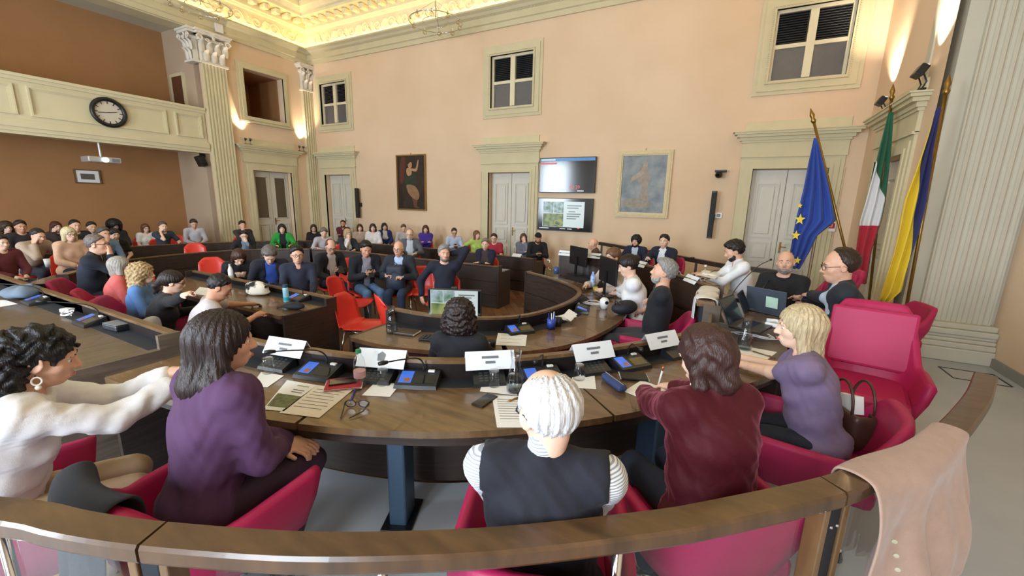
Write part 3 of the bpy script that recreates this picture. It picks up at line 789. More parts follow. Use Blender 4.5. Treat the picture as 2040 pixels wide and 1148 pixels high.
# ---- pilasters
def flutes(mb, cx, w, z0, z1, depth, n, place):
    """vertical fluted face: place(u, d, z) maps across-width, out-of-wall, height"""
    pts = [(-w/2, 0)]
    step = w/n; g = step*.62
    pts.append((-w/2, depth))
    for i in range(n):
        c = -w/2+step*(i+.5)
        pts.append((c-g/2, depth))
        for k in range(1, 6):
            a = math.pi*k/6; pts.append((c-g/2*math.cos(a), depth-.022*math.sin(a)))
        pts.append((c+g/2, depth))
    pts += [(w/2, depth), (w/2, 0)]
    n_ = len(pts); vs = [place(cx+u, d, z0) for u, d in pts]+[place(cx+u, d, z1) for u, d in pts]
    mb.add(vs, [(i, i+1, n_+i+1, n_+i) for i in range(n_-1)]+[tuple(range(n_, 2*n_))]); return mb
leafm = MB()
def leaf_mesh():
    mb = MB(); n = 7
    for i in range(n):
        t = i/(n-1); w = .075*math.sin(math.pi*(.25+.65*t))*(1+.18*math.sin(t*18)); y = .015+.02*t+.10*max(0, t-.62)**1.2*2.2; z = .30*t-.16*max(0, t-.75)
        for u in (-1, -.5, 0, .5, 1): mb.v.append((u*w, -(y+.018*(1-abs(u))), z))
    for i in range(n-1):
        for k in range(4): a = i*5+k; mb.f.append((a, a+1, a+6, a+5))
    return mb
LEAFM = leaf_mesh().mesh('acanthus_leaf', True); LEAFM.materials.append(WHITEC)
vol = MB().tube([((.11-.0*t)*0+.055*(1-t*.75)*math.cos(t*9), -.05, .055*(1-t*.75)*math.sin(t*9)) for t in [i/28 for i in range(29)]], [.018*(1-.6*i/28) for i in range(29)], 6)
VOLM = vol.mesh('volute', True); VOLM.materials.append(WHITEC)
def capital(parent, cx, w, z, place, rz):
    """Corinthian capital: bell, two rows of leaves, volutes, abacus; all children of the pilaster"""
    b = MB()
    b.b2(place(cx-w/2-.05, 0, z), place(cx+w/2+.05, .17, z+.05))
    for z0, z1, e in ((.05, .55, .0), (.55, .62, .05)): b.b2(place(cx-w/2-e, 0, z+z0), place(cx+w/2+e, .12+e, z+z1))
    for z0, z1, e, p in ((.68, .74, .12, .24), (.74, .79, .15, .27)): b.b2(place(cx-w/2-e, 0, z+z0), place(cx+w/2+e, p, z+z1))
    obj('capital_bell', b, WHITEC, parent)
    k = max(2, int(round(w/.17)))
    for row, zz, off in ((0, .06, 0), (1, .27, .5)):
        for i in range(k+row):
            u = cx-w/2+w*(i+.5-off*1.0+ (0 if row == 0 else 0))/k
            if row: u = cx-w/2+w*i/k
            o = bpy.data.objects.new('acanthus_leaf', LEAFM); COL.objects.link(o); o.parent = parent; o.location = place(u, .13, z+zz); o.rotation_euler = (0, 0, rz); o.scale = (1.05, 1.2, 1.0)
    for s in (-1, 1):
        for dx, zz, sc in ((0, .58, 1.35), (.18, .56, .8)):
            o = bpy.data.objects.new('volute', VOLM); COL.objects.link(o); o.parent = parent; o.location = place(cx+s*(w/2+.05-dx), .17, z+zz); o.rotation_euler = (0, 0, rz); o.scale = (s*sc, 1.3, sc)
    o = bpy.data.objects.new('acanthus_leaf', LEAFM); COL.objects.link(o); o.parent = parent; o.location = place(cx, .2, z+.60); o.rotation_euler = (0, 0, rz); o.scale = (.6, .7, .6)
plL = lambda u, d, z: (XL+d, u, z)
for n, cx, w, nf, lab in ((1, 6.83, .58, 7, 'fluted cream pilaster with a carved white capital at the gallery edge'), (2, 9.62, .34, 4, 'fluted cream corner pilaster with a carved white capital')):
    mb = flutes(MB(), cx, w, FL+.35, 5.22, .12, nf, plL); mb.b2(plL(cx-w/2-.06, 0, FL), plL(cx+w/2+.06, .19, FL+.2)); mb.b2(plL(cx-w/2-.03, 0, FL+.2), plL(cx+w/2+.03, .16, FL+.36))
    t = struct('trim_%d' % n, mb, CREAM, label=lab); capital(t, cx, w, 5.22, plL, math.pi/2)
    if n == 1:   # the return face of the capital, towards the alcove
        plA = lambda u, d, z: (u, 6.5-d, z)
        capital(t, XL-.12, .30, 5.22, plA, 0)
# right-hand pier
plR = lambda u, d, z: (u, 6.95-d, z)
mb = MB(); mb.b2((2.13, 6.95, 0), (3.02, 7.6, ZC)); flutes(mb, 2.62, .66, .47, 6.0, .06, 7, plR)
mb.b2((XR-.02, 7.45, 0), (2.2, 7.6, ZC))
t = struct('trim_3', mb, GREYST, label='large fluted stone pilaster with a stepped base beside the flags')
for z0, z1, e in ((0, .17, .16), (.17, .24, .13), (.24, .29, .09), (.29, .33, .07), (.33, .40, .10), (.40, .47, .03)):
    obj('base_moulding', MB().bev(((2.29-e+2.95+.05)/2, 6.95-.06, (z0+z1)/2), (.71+e, .12+2*e*.6, z1-z0), .015), GREYST, t)
mb = MB()
for z0, z1, e in ((0, .15, .05), (.15, .30, .03), (.30, .36, .06)): mb.b2((2.13-e, 6.98, z0), (2.2, 7.62, z1))
obj('plinth', mb, CREAM, t)
capital(t, 2.62, .66, 6.0, plR, 0)

# ---- entablature, cove light and cornice all round
path = [(XR, YF), (XR, YB), (XL, YB), (XL, YF)]
prof = [(0, 6.05), (.04, 6.05), (.05, 6.16), (.085, 6.18), (.085, 6.33), (.15, 6.36), (.19, 6.41), (.26, 6.45), (.26, 6.49), (0, 6.49)]
en = struct('trim_4', MB().sweep(path, prof), CREAM, label='cream moulded entablature under the cove light')
led = obj('light_strip', MB().sweep(path, [(.06, 6.492), (.17, 6.492), (.17, 6.505), (.06, 6.505)]), LEDM, en)
co = struct('trim_5', MB().sweep(path, [(-.02, 6.49), (.02, 6.49), (.03, 7.00), (.07, 7.01), (.09, 7.07), (.12, 7.08), (.12, 7.27), (.50, 7.27), (.50, 7.34), (.56, 7.37), (.62, 7.45), (.66, 7.46), (.66, 7.62), (-.02, 7.62)]), STUCCO, label='yellow-lit stucco cornice with brackets and scrollwork')
mod_me = MB().bev((0, -.13, 0), (.15, .26, .12), .02).bev((0, -.20, -.05), (.12, .10, .06), .02).mesh('bracket'); mod_me.materials.append(STUCCO)
scr = MB().tube([(.16*(1-t*.8)*math.cos(t*10), -.012, .16*(1-t*.8)*math.sin(t*10)) for t in [i/26 for i in range(27)]], [.020*(1-.55*i/26) for i in range(27)], 6)
scr.tube([(.16, -.012, 0), (.26, -.012, -.13), (.40, -.012, -.10)], [.02, .016, .008], 6).ball((.30, -.012, .10), .03, 8, 5, (1, .5, 1.6))
scr_me = scr.mesh('scroll', True); scr_me.materials.append(STUCCO)
def along(me, name, a, b, step, z, rz, off, flip=False):
    a = Vector(a); b = Vector(b); n = int((b-a).length/step)
    for i in range(n):
        p = a+(b-a)*((i+.5)/n); o = bpy.data.objects.new(name, me); COL.objects.link(o); o.parent = co; o.rotation_euler = (0, 0, rz)
        d = Vector((math.sin(rz), -math.cos(rz))); o.location = (p.x+d.x*off, p.y+d.y*off, z)
        if flip and i % 2: o.scale = (1, 1, -1)
along(mod_me, 'bracket', (XL+.3, YB), (-1.5, YB), .34, 7.20, 0, .12); along(mod_me, 'bracket', (XL, 2.0), (XL, YB-.3), .34, 7.20, math.pi/2, .12)
along(scr_me, 'scroll', (XL+.3, YB), (-1.5, YB), .52, 6.76, 0, .025, True); along(scr_me, 'scroll', (XL, 2.0), (XL, YB-.3), .52, 6.76, math.pi/2, .025, True)
dent = MB().box((0, 0, 0), (.034, .02, .03)).mesh('dentil'); dent.materials.append(CREAM)
dm = MB()
for i in range(150): dm.box((XL+.3+i*.095, YB-.095, 6.345), (.05, .025, .03))
for i in range(60): dm.box((XL+.095, YB-.3-i*.095, 6.345), (.025, .05, .03))
obj('dentils', dm, CREAM, en)
mb = MB(); mb.b2((XA, YF, ZC), (XE, YB, ZC+.15))
for a, b in (((XL+1.15, YB-1.25), (XR-1.15, YB-1.15)), ((XL+1.15, YF), (XL+1.25, YB-1.15))): mb.b2((*a, ZC-.07), (*b, ZC))
struct('ceiling', mb, CEILM)
mb = MB(); mb.b2((XL, YB-.02, FL), (XR, YB, FL+.22)); 
# skirting only where walls are free of doors
bb = MB()
for a, b in ((XL+.2, doorsB[0]-.86), (doorsB[0]+.86, doorsB[1]-.86), (doorsB[1]+.86, doorsB[2]-.86), (doorsB[2]+.86, XR)):
    if b-a > .05: bb.b2((a, YB-.03, FL), (b, YB, FL+.2))
struct('baseboard_back', bb, CREAM)
struct('baseboard_east', MB().b2((XE-.03, YF, 0), (XE, 6.85, .11)), mat('grey_skirting', (140, 138, 130), rough=.6))

# ---- gallery balcony in the alcove
BALM = mat('balcony_cream', (214, 202, 166), rough=.7, var=.06, vscale=2)
mb = MB(); mb.b2((XL-.02, YF, 3.13), (XL-.14, 6.5, 4.03)); mb.b2((XA, YF, 3.02), (XL-.1, 6.5, 3.14))
for z0, z1, e in ((4.03, 4.09, .05), (3.96, 4.03, .02), (3.16, 3.20, .03), (3.06, 3.16, .06), (2.98, 3.06, .03), (2.92, 2.98, .0)): mb.b2((XL-.16, YF, z0), (XL+e, 6.5, z1))
bal = struct('wall_balcony', mb, BALM, label='cream panelled gallery balcony front')
py = lambda px, p: atx(px, p, XL)[1]
for y0, y1 in ((-1.6, py(28, 190)), (py(58, 205), py(333, 245)), (py(350, 245), py(402, 250))):
    q = MB()
    for e, d, g_ in ((0, .045, .03), (.03, .028, .02), (.05, .012, .02)): q.ringbox(y0+e, y1-e, 3.30+e, 3.88-e, g_, 0, d, lambda x, y, z: (XL-.02+y, x, z))
    obj('panel_moulding', q, BALM, bal)
mb = MB(); mb.b2((-14.3, 6.46, 3.14), (-13.75, 6.52, 5.0)); d6 = struct('door_6', mb, mat('brown_door', (92, 56, 34), rough=.6), label='small brown door at the end of the gallery')
fr = MB(); fr.b2((-14.38, 6.45, 3.14), (-14.30, 6.50, 5.0)); fr.b2((-13.75, 6.45, 3.14), (-13.67, 6.50, 5.0)); fr.b2((-14.38, 6.45, 5.0), (-13.67, 6.50, 5.08)); obj('door_frame', fr, CREAM, d6)
# ------------------------------------------------------------------ furniture materials
WOODT = mat('desk_walnut', (120, 92, 62), rough=.26, var=.35, vscale=3.0, kind='noise', stretch=(1.2, 9, 1), rgb2=(88, 66, 44), spec=.6, coat=.35)
WOODD = mat('panel_wenge', (62, 48, 41), rough=.42, var=.3, vscale=4, stretch=(1, 1, 14), rgb2=(44, 34, 30), spec=.5)
WOODR = mat('rim_walnut', (120, 90, 56), rough=.32, var=.3, vscale=4, stretch=(1.5, 6, 1), rgb2=(92, 66, 40), spec=.55, coat=.2)
WOODG = mat('grey_walnut', (112, 98, 86), rough=.4, var=.25, vscale=4, stretch=(1, 1, 10), rgb2=(88, 76, 66))
PINK = mat('pink_leather', (174, 36, 84), rough=.46, var=.06, vscale=6, bump=.06, bscale=350, spec=.3)
REDP = mat('red_plastic', (222, 62, 50), rough=.33, spec=.5, var=.04, vscale=3)
DKBLUE = mat('navy_felt', (26, 30, 40), rough=.7)

def ribbon(path, o0, o1, z0, z1): return MB().sweep(path, [(o0, z0), (o1, z0), (o1, z1), (o0, z1)])
def pts_at(path, ts):
    P = [Vector(p) for p in path]; d = [0]
    for i in range(1, len(P)): d.append(d[-1]+(P[i]-P[i-1]).length)
    out = []
    for t in ts:
        s = t*d[-1]; i = max(k for k in range(len(d)) if d[k] <= s+1e-9); i = min(i, len(P)-2); f = (s-d[i])/max(d[i+1]-d[i], 1e-9)
        q = P[i].lerp(P[i+1], f); g = (P[i+1]-P[i]).normalized(); out.append((q, g))
    return out
def subpath(path, a, b, n=24):
    return [tuple(q) for q, g in pts_at(path, [a+(b-a)*i/(n-1) for i in range(n)])]
def desk(label, path, depth, zt, zr, zf, sign=-1, legs=(), boards=True, segs=1, rim=WOODR, ends=(True, True), top=WOODT, front=WOODD, riser_t=.05):
    """counter desk along a path: writing top on side `sign`, raised rim on the path, boards on the other side"""
    q0, _ = pts_at(path, [.5])[0]
    r = thing('council_desk', label, 'desk', (q0[0], q0[1], zf))
    loc = lambda P: [(x-q0[0], y-q0[1]) for x, y in P]
    P = loc(path); s = sign
    for i in range(segs):
        sp = subpath(P, i/segs+(.001 if i else 0), (i+1)/segs-(.001 if i < segs-1 else 0))
        obj('tabletop', ribbon(sp, s*.01, s*depth, zt-zf-.035, zt-zf), top, r)
    obj('equipment_well', ribbon(subpath(P, .004, .996, 40), s*.012, s*min(.14, depth*.3), zt-zf-.001, zt-zf+.0015), DKBLUE, r)
    obj('riser', ribbon(P, -s*riser_t*.4, s*.012, zt-zf-.02, zr-zf-.02), DKBLUE, r)
    obj('riser_rim', ribbon(P, -s*riser_t*.6, s*riser_t*.4, zr-zf-.022, zr-zf), rim, r)
    obj('front_backing', ribbon(P, -s*.012, s*.012, .04, zr-zf-.03), WOODD, r)
    if boards:
        h = (zr-zf-.03)
        for a, b in ((.02, .31), (.33, .64), (.66, .99)):
            obj('front_board', ribbon(P, -s*.034, -s*.012, a*h, b*h), front, r)
    obj('apron', ribbon(P, s*(depth-.04), s*(depth-.06), zt-zf-.10, zt-zf-.035), WOODD, r)
    obj('cable_tray', ribbon(P, s*.02, s*(depth*.32), zt-zf-.125, zt-zf-.105), WOODD, r)
    for t, on in ((0, ends[0]), (1, ends[1])):
        if not on: continue
        q, g = pts_at(P, [t])[0]; n = Vector((-g.y, g.x)); 
        c = q+n*s*(depth*.5-.01)+g*(-.02 if t == 0 else .02)
        obj('end_panel', MB().box((c.x, c.y, (zt-zf)/2), (.035, depth-.02, zt-zf-.0), math.atan2(g.y, g.x)), front, r)
        c = q+n*s*.03+g*(-.021 if t == 0 else .021)
        obj('end_post', MB().box((c.x, c.y, (zr-zf)/2), (.036, .13, zr-zf), math.atan2(g.y, g.x)), front, r)
    for t, o_ in legs:
        q, g = pts_at(P, [t])[0]; n = Vector((-g.y, g.x)); c = q+n*s*o_; an = math.atan2(g.y, g.x)
        obj('leg', MB().bev((c.x, c.y, (zt-zf-.1)/2), (.10, .17, zt-zf-.1), .012, an), BLUEGL, r)
        obj('leg_plate', MB().bev((c.x, c.y, .006), (.17, .26, .012), .003, an), BLACKM, r)
    return r
pathA = spline([(x*1.068, y*1.068) for x, y in ((-2.97, 1.37), (-2.47, 1.41), (-2.09, 1.48), (-1.80, 1.555), (-1.49, 1.675), (-1.21, 1.83), (-.91, 2.08), (-.59, 2.43), (-.25, 2.90), (-.08, 3.18))], 6)
# leg position seen in the photograph
desk('curved walnut desk behind the rail with name cards and microphones', pathA, .60, .74, .86, 0, -1, legs=((.12, .28), (.42, .28), (.80, .28)), segs=3)
pathL = [(-9.2, 1.34), (-7, 1.34), (-5, 1.34), (-3.42, 1.33)]
desk('long dark desk with a grey jacket heaped on it', pathL, .72, .74, .84, 0, -1, segs=2, rim=WOODR, front=WOODG, top=mat('desk_greybrown', (104, 86, 68), rough=.35, var=.25, vscale=3, stretch=(9, 1.2, 1), rgb2=(82, 66, 52), coat=.2))
pathD2 = [(-6.8, 3.02), (-5.8, 3.01), (-4.8, 3.0), (-3.82, 2.98)]
desk('dark desk with a black and white handbag on top', pathD2, .60, .64, .72, FL, -1, segs=2)
pathB = spline([(x*1.05, y*1.05) for x, y in ((-2.62, 2.72), (-2.22, 2.74), (-1.75, 2.93), (-1.50, 3.20), (-1.38, 3.62), (-1.35, 4.05), (-1.42, 4.42), (-1.62, 4.72), (-2.05, 5.06), (-2.50, 5.30))], 6)
desk('inner horseshoe desk with computer monitors', pathB, .56, .64, .77, FL, -1, segs=4, legs=((.1, .2), (.45, .22)))
pathR = spline([(-2.46, 6.56), (-1.75, 6.50), (-1.03, 6.02), (-.42, 5.31), (-.10, 4.80)], 7)
desk('curved dark desk below the two wall screens', pathR, .50, .84, .98, FL, 1, segs=3)
pathDs = [(-.06, 4.62), (-.10, 4.3), (-.10, 4.0), (-.07, 3.70)]
desk('raised presiding desk with a white cloth over its rim', pathDs, .62, .86, 1.0, 0, 1, segs=1, front=WOODG, riser_t=.14)
# low side counter joining the presiding desk to the near ring
r = thing('side_counter', 'grey-brown counter with a water carafe beside the presiding desk', 'counter', (.22, 3.36, 0))
obj('counter_top', MB().bev((0, 0, .765), (.56, .52, .03), .004), WOODG, r); obj('counter_body', MB().box((.02, .0, .375), (.48, .46, .75)), WOODD, r); obj('back_board', MB().bev((-.26, .06, .86), (.03, .40, .17), .004), WOODG, r)
# audience rows
pr2 = spline([(-8.05, 2.05), (-8.9, 2.75), (-9.25, 3.6), (-9.25, 4.5), (-8.95, 5.3), (-8.2, 5.95), (-7.2, 6.2), (-5.46, 6.2), (-3.55, 6.25)], 7)
desk('curved dark front-row desk bending past the pink chairs', subpath(pr2, 0, .50, 30), .46, .56, .68, FL, 1)
desk('dark front-row desk before the green jacket', subpath(pr2, .515, .74, 16), .46, .56, .68, FL, 1)
desk('dark front-row desk ending at the open aisle', subpath(pr2, .755, 1, 12), .46, .56, .68, FL, 1)
pr3 = spline([(-11.2, 2.6), (-11.5, 3.6), (-11.5, 4.6), (-11.2, 5.6), (-10.5, 6.7), (-9.4, 7.5), (-7.5, 7.85), (-5.5, 7.85), (-3.55, 7.75)], 7)
desk('curved dark back-row desk before the gallery', subpath(pr3, 0, .40, 24), .44, .56, .66, FL, 1)
desk('dark back-row desk under the corner pilaster', subpath(pr3, .42, .66, 14), .44, .56, .66, FL, 1)
desk('dark back-row desk under the dark oil painting', subpath(pr3, .675, 1, 14), .44, .56, .66, FL, 1)

# ------------------------------------------------------------------ railing
RZ = .91
RAILM = mat('rail_walnut', (96, 69, 44), rough=.3, var=.3, vscale=4, stretch=(1.5, 6, 1), rgb2=(68, 48, 31), spec=.5, coat=.15)
rail = [atz(x, y, RZ)[:2] for x, y in ((0, 1012), (150, 1040), (305, 1062), (600, 1083), (900, 1078), (1100, 1062), (1300, 1038), (1400, 1022), (1660, 965), (1740, 930), (1860, 885), (1945, 795), (1965, 745))]
rail = [(-3.2, -.45), (-2.45, -.10)]+rail
rp = spline(rail, 5)
q0 = (-.9, .65)
R_ = thing('railing', 'curved walnut-topped railing with glass panels in front of the photographer', 'railing', (q0[0], q0[1], 0))
def seam(px, py):
    x, y, _ = atz(px, py, RZ); return min(range(len(rp)), key=lambda i: (rp[i][0]-x)**2+(rp[i][1]-y)**2)
i1, i2 = seam(300, 1070), seam(1665, 965)
secs = [rp[:i1+1], rp[i1:i2+1], rp[i2:]]
lr = lambda P: [(x-q0[0], y-q0[1]) for x, y in P]
GLASS = glassy('railing_glass', (248, 251, 252), .97)
for k, sp in enumerate(secs):
    sp = subpath(sp, .002, .998, 30)
    obj('handrail', MB().sweep(lr(sp), [(-.042, RZ-.055), (.042, RZ-.055), (.047, RZ-.045), (.047, RZ-.01), (.040, RZ), (-.040, RZ), (-.047, RZ-.01), (-.047, RZ-.045)]), RAILM, R_)
    obj('glass_panel', ribbon(lr(subpath(sp, .08, .94, 20)), -.005, .005, .10, .82), GLASS, R_)
for k, ii in enumerate((i1, i2)):
    x, y = rp[ii]; a = Vector(rp[ii+1])-Vector(rp[ii-1]); an = math.atan2(a.y, a.x); g = a.normalized(); lx, ly = x-q0[0], y-q0[1]
    p = obj('post', MB().bev((lx, ly, .425), (.055, .05, .85), .004, an), mat('bracket_steel', (46, 52, 60), rough=.35, metal=.7), R_)
    for s in (-1, 1):
        obj('post_cheek', MB().bev((lx+g.x*s*.045, ly+g.y*s*.045, .425), (.026, .06, .85), .004, an), WOODR, p)
    for s in (-1, 1):
        n = Vector((g.y, -g.x)); obj('bolt', MB().ball((lx+g.x*s*.014+n.x*.027, ly+g.y*s*.014+n.y*.027, .77), .006, 8, 5), STEEL, p)
for t in (.30, .62):
    q, g = pts_at(secs[1], [t])[0]; obj('post', MB().tube([(q.x-q0[0], q.y-q0[1], 0), (q.x-q0[0], q.y-q0[1], .85)], .014, 10), STEEL, R_, smooth=True)
for t in (.75,):
    q, g = pts_at(secs[0], [t])[0]; obj('post', MB().tube([(q.x-q0[0], q.y-q0[1], 0), (q.x-q0[0], q.y-q0[1], .85)], .014, 10), STEEL, R_, smooth=True)
q, g = pts_at(secs[2], [.55])[0]; obj('post', MB().tube([(q.x-q0[0], q.y-q0[1], 0), (q.x-q0[0], q.y-q0[1], .85)], .012, 10), STEEL, R_, smooth=True)
# the same railing on the far right, behind the curved desk
rb = [atz(x, y, .93)[:2] for x, y in ((1195, 482), (1330, 505), (1440, 525), (1500, 532), (1560, 540))]
rbp = spline(rb, 6); r0 = rbp[len(rbp)//2]
R2 = thing('railing', 'low walnut railing behind the men in navy suits', 'railing', (r0[0], r0[1], 0))
obj('handrail', MB().sweep([(x-r0[0], y-r0[1]) for x, y in rbp], [(-.04, .86), (.04, .86), (.04, .93), (-.04, .93)]), WOODD, R2)
for t in (.02, .35, .68, .98):
    q, g = pts_at(rbp, [t])[0]; obj('post', MB().bev((q.x-r0[0], q.y-r0[1], .43), (.04, .04, .86), .004), WOODD, R2)

# ------------------------------------------------------------------ chairs
def pink_shell(high=False):
    plan = spline([(.325, .27), (.325, .08), (.315, -.10), (.25, -.25), (.10, -.295), (0, -.30), (-.10, -.295), (-.25, -.25), (-.315, -.10), (-.325, .08), (-.325, .27)], 5)
    n = len(plan); mb = MB(); ring = []
    for i, (x, y) in enumerate(plan):
        t = i/(n-1); c = abs(t-.5)*2         # 0 at the back, 1 at the arm fronts
        hb = 1.0 if high else .82
        k = min(max((c-.30)/.26, 0), 1); k = k*k*(3-2*k)
        zt = hb*(1-k)+(.60+.035*c)*k
        a = Vector(plan[max(i-1, 0)]); b = Vector(plan[min(i+1, n-1)]); d = (b-a).normalized(); nn = Vector((-d.y, d.x))   # outward
        if nn.dot(Vector((x, y+.02))) < 0: nn = -nn
        zb = .36; sh = .80
        lean = (.06 if not high else .10)*(1-k)
        def pt(o, z, inner):
            f = min(max((z-zb)/.20, 0), 1); w_ = sh+(1-sh)*f
            return (x*w_+nn.x*o, y*w_+nn.y*o-lean*max(z-.5, 0)/.35, z)
        th = .028
        prof = [pt(th, zb, 0), pt(th, zb+.10, 0), pt(th, (zb+zt)/2, 0), pt(th, zt-.03, 0), pt(th*.7, zt-.007, 0), pt(0, zt, 0), pt(-th*.7, zt-.007, 0), pt(-th, zt-.03, 0), pt(-th, (zb+zt)/2, 0), pt(-th, zb+.10, 0), pt(-th, zb, 0)]
        ring.append([(q[0]*.93, q[1], q[2]) for q in prof])
    m = len(ring[0]); vs = [p for r in ring for p in r]
    fs = [(i*m+k, (i+1)*m+k, (i+1)*m+(k+1) % m, i*m+(k+1) % m) for i in range(n-1) for k in range(m)]
    fs += [tuple(range(m)), tuple(reversed(range((n-1)*m, n*m)))]
    return mb.add(vs, fs)
def cushion(w, d, h, z, y=0.):
    bm = MB().bev((0, y, z), (w, d, h), .035); return bm
def star_base(r):
    obj('column', MB().tube([(0, 0, .10), (0, 0, .36)], .03, 12), STEEL, r, smooth=True)
    for k in range(4):
        a = math.pi/4+k*math.pi/2; o = obj('base_spoke', MB().tube([(0, 0, .085), (.27*math.cos(a), .27*math.sin(a), .055)], [.028, .018], 8), STEEL, r, smooth=True)
        obj('foot', MB().lathe([(.022, 0), (.024, .02), (.015, .05)], (.26*math.cos(a), .26*math.sin(a), 0), 10), BLACKM, o)
def make_pink(high=False):
    r = thing('armchair', 'x', 'chair', group='pink leather armchairs')
    obj('shell', pink_shell(high), PINK, r, smooth=True)
    obj('seat_cushion', cushion(.50, .54, .11, .41, .0), PINK, r, smooth=False)
    if high: obj('back_cushion', MB().bev((0, -.275, .74), (.50, .05, .44), .02, R=Matrix.Rotation(.17, 3, 'X')), PINK, r)
    star_base(r); return r
PK = make_pink(); PKH = make_pink(True); PK['_used'] = 0; PKH['_used'] = 0
def pink(x, y, rz, label, z=0., high=False):
    src = PKH if high else PK
    if src['_used'] == 0:
        src['_used'] = 1; src.location = (x, y, z); src.rotation_euler = (0, 0, rz); src['label'] = label; return src
    return dup(src, (x, y, z), rz, label)
def make_red():
    r = thing('stacking_chair', 'x', 'chair', group='red plastic stacking chairs')
    mb = MB(); nu, prof = 9, spline([(.23, .425), (.18, .445), (.0, .435), (-.14, .43), (-.205, .46), (-.235, .56), (-.265, .70), (-.285, .82)], 3); nv = len(prof)
    for t in (0, 1):
        for j, (y, z) in enumerate(prof):
            f = j/(nv-1); w = .225 if f < .5 else .225-.035*(f-.5)*2
            for i in range(nu):
                u = -1+2*i/(nu-1); up = .035*abs(u)**3 if f < .55 else 0; fw = .055*abs(u)**2.5 if f > .45 else 0
                rc = (1-.10*max(0, abs(u)-.6)/.4) if f > .93 else 1
                mb.v.append((u*w, y+fw-(.012*t if f > .5 else 0), z*rc+up*(1 if rc == 1 else 1)-(.012*t if f <= .5 else 0)))
    N = nu*nv
    for t in (0, 1):
        for j in range(nv-1):
            for i in range(nu-1):
                a = t*N+j*nu+i; mb.f.append((a, a+1, a+nu+1, a+nu) if t == 0 else (a, a+nu, a+nu+1, a+1))
    for j in range(nv-1):
        for i in (0, nu-1): a = j*nu+i; mb.f.append((a, a+nu, a+nu+N, a+N))
    for i in range(nu-1):
        for j in (0, nv-1): a = j*nu+i; mb.f.append((a, a+1, a+1+N, a+N))
    obj('seat_shell', mb, REDP, r, smooth=True)
    for sx in (-1, 1):
        for sy in (-1, 1): obj('leg', MB().tube([(sx*.17, sy*.13, .42), (sx*.215, sy*.20, .0)], .011, 8), STEEL, r, smooth=True)
        obj('side_bar', MB().tube([(sx*.17, -.13, .415), (sx*.17, .13, .415)], .010, 8), STEEL, r, smooth=True)
    return r
RD = make_red(); RD['_used'] = 0
def red(x, y, rz, label, z=FL):
    if RD['_used'] == 0:
        RD['_used'] = 1; RD.location = (x, y, z); RD.rotation_euler = (0, 0, rz); RD['label'] = label; return RD
    return dup(RD, (x, y, z), rz, label)
# ------------------------------------------------------------------ the people
BK, DB, BR, LB, BLO, GR, WH = (24, 21, 22), (46, 34, 28), (84, 56, 40), (128, 94, 66), (200, 168, 120), (138, 134, 130), (222, 220, 218)
STRIPE = mat('striped_shirt', (222, 224, 230), rough=.8)
_n = STRIPE.node_tree; _t = _n.nodes.new('ShaderNodeTexCoord'); _w = _n.nodes.new('ShaderNodeTexWave'); _w.bands_direction = 'Z'; _w.inputs['Scale'].default_value = 34; _c = _n.nodes.new('ShaderNodeValToRGB')
_c.color_ramp.elements[0].color = (.30, .34, .42, 1); _c.color_ramp.elements[0].position = .25; _c.color_ramp.elements[1].color = (.82, .84, .88, 1); _c.color_ramp.elements[1].position = .5
_n.links.new(_t.outputs['Object'], _w.inputs[0]); _n.links.new(_w.outputs[0], _c.inputs[0]); _n.links.new(_c.outputs[0], _n.nodes['Principled BSDF'].inputs['Base Color'])
VELVET = mat('burgundy_velvet', (74, 10, 24), rough=.7, var=.1, vscale=9, bump=.2, bscale=40, sheen=.45, spec=.3)
_b = VELVET.node_tree.nodes['Principled BSDF']; _b.inputs['Sheen Tint'].default_value = (.9, .25, .35, 1); _b.inputs['Sheen Roughness'].default_value = .35
def seatpos(o, fwd=.03):
    a = o.rotation_euler[2]; return o.location[0]-math.sin(a)*fwd, o.location[1]+math.cos(a)*fwd, a, o.location[2]
RAILSIDE = ('person with white hair in a dark knitted vest over a striped shirt', 'person in a dark red velvet jacket writing with a pen')
def P(label, px, hz, face, chair='red', cl=None, cz=None, **k):
    if px[1] > 506 or not isinstance(face, tuple) or px[1] < 490: k.setdefault('legpose', 'back')
    o = person(label, px, hz, face, **k)
    if chair:
        x, y, a, z = seatpos(o, .075 if label in RAILSIDE else .03); z = cz if cz is not None else z
        desc = label.split(' ', 1)[1] if label.split(' ')[0] in ('person',) else label
        if chair == 'pink': pink(x, y, a, cl or ('pink leather armchair under the '+label)[:110], z)
        elif chair == 'high': pink(x, y, a, cl or ('pink leather armchair under the '+label)[:110], z, True)
        else: red(x, y, a, cl or 'red chair under the '+' '.join(label.split()[:11]), z)
    return o
# foreground, inside the railing
p1 = P('person in a white blouse with long dark curls and pearl earrings', (84, 712), 1.15, -18, 'pink', 'pink armchair holding the white-bloused person at the desk end', floor=0, lod='near', fem=True, lean=16, hunch=8, head=(-2, 16, 4), skin=1,
  armL=('px', (345, 742, .95), (-.3, -.2, -1), (.75, .6, .1), (.2, .2, -.9)), armR=('px', (352, 762, .93), (.5, -.2, -1), (.75, .6, .1), (-.3, -.1, -.9)), hair=('curlyback', (26, 22, 24)), top=('blouse', (236, 234, 236)), legs=(176, 150, 120), curl=30)
p2 = P('person in a burgundy blazer with long straight dark hair', (446, 680), 1.21, 4, 'pink', 'pink armchair with a black coat over its back', floor=0, lod='near', fem=True, sw=.168, girth=.90, lean=12, hunch=3, head=(-24, 6, 0), skin=1,
  armL=('px', (575, 880, .64), (-.6, -.5, -.8), (.8, .5, -.2), (0, .2, -1)), armR=('px', (560, 890, .64), (.6, -.5, -.8), (.7, .6, -.2), (-.2, -.2, -.9)), hair=('long', (50, 36, 34)), top=('blazer', (80, 46, 84)), legs=(58, 36, 58), curl=22)
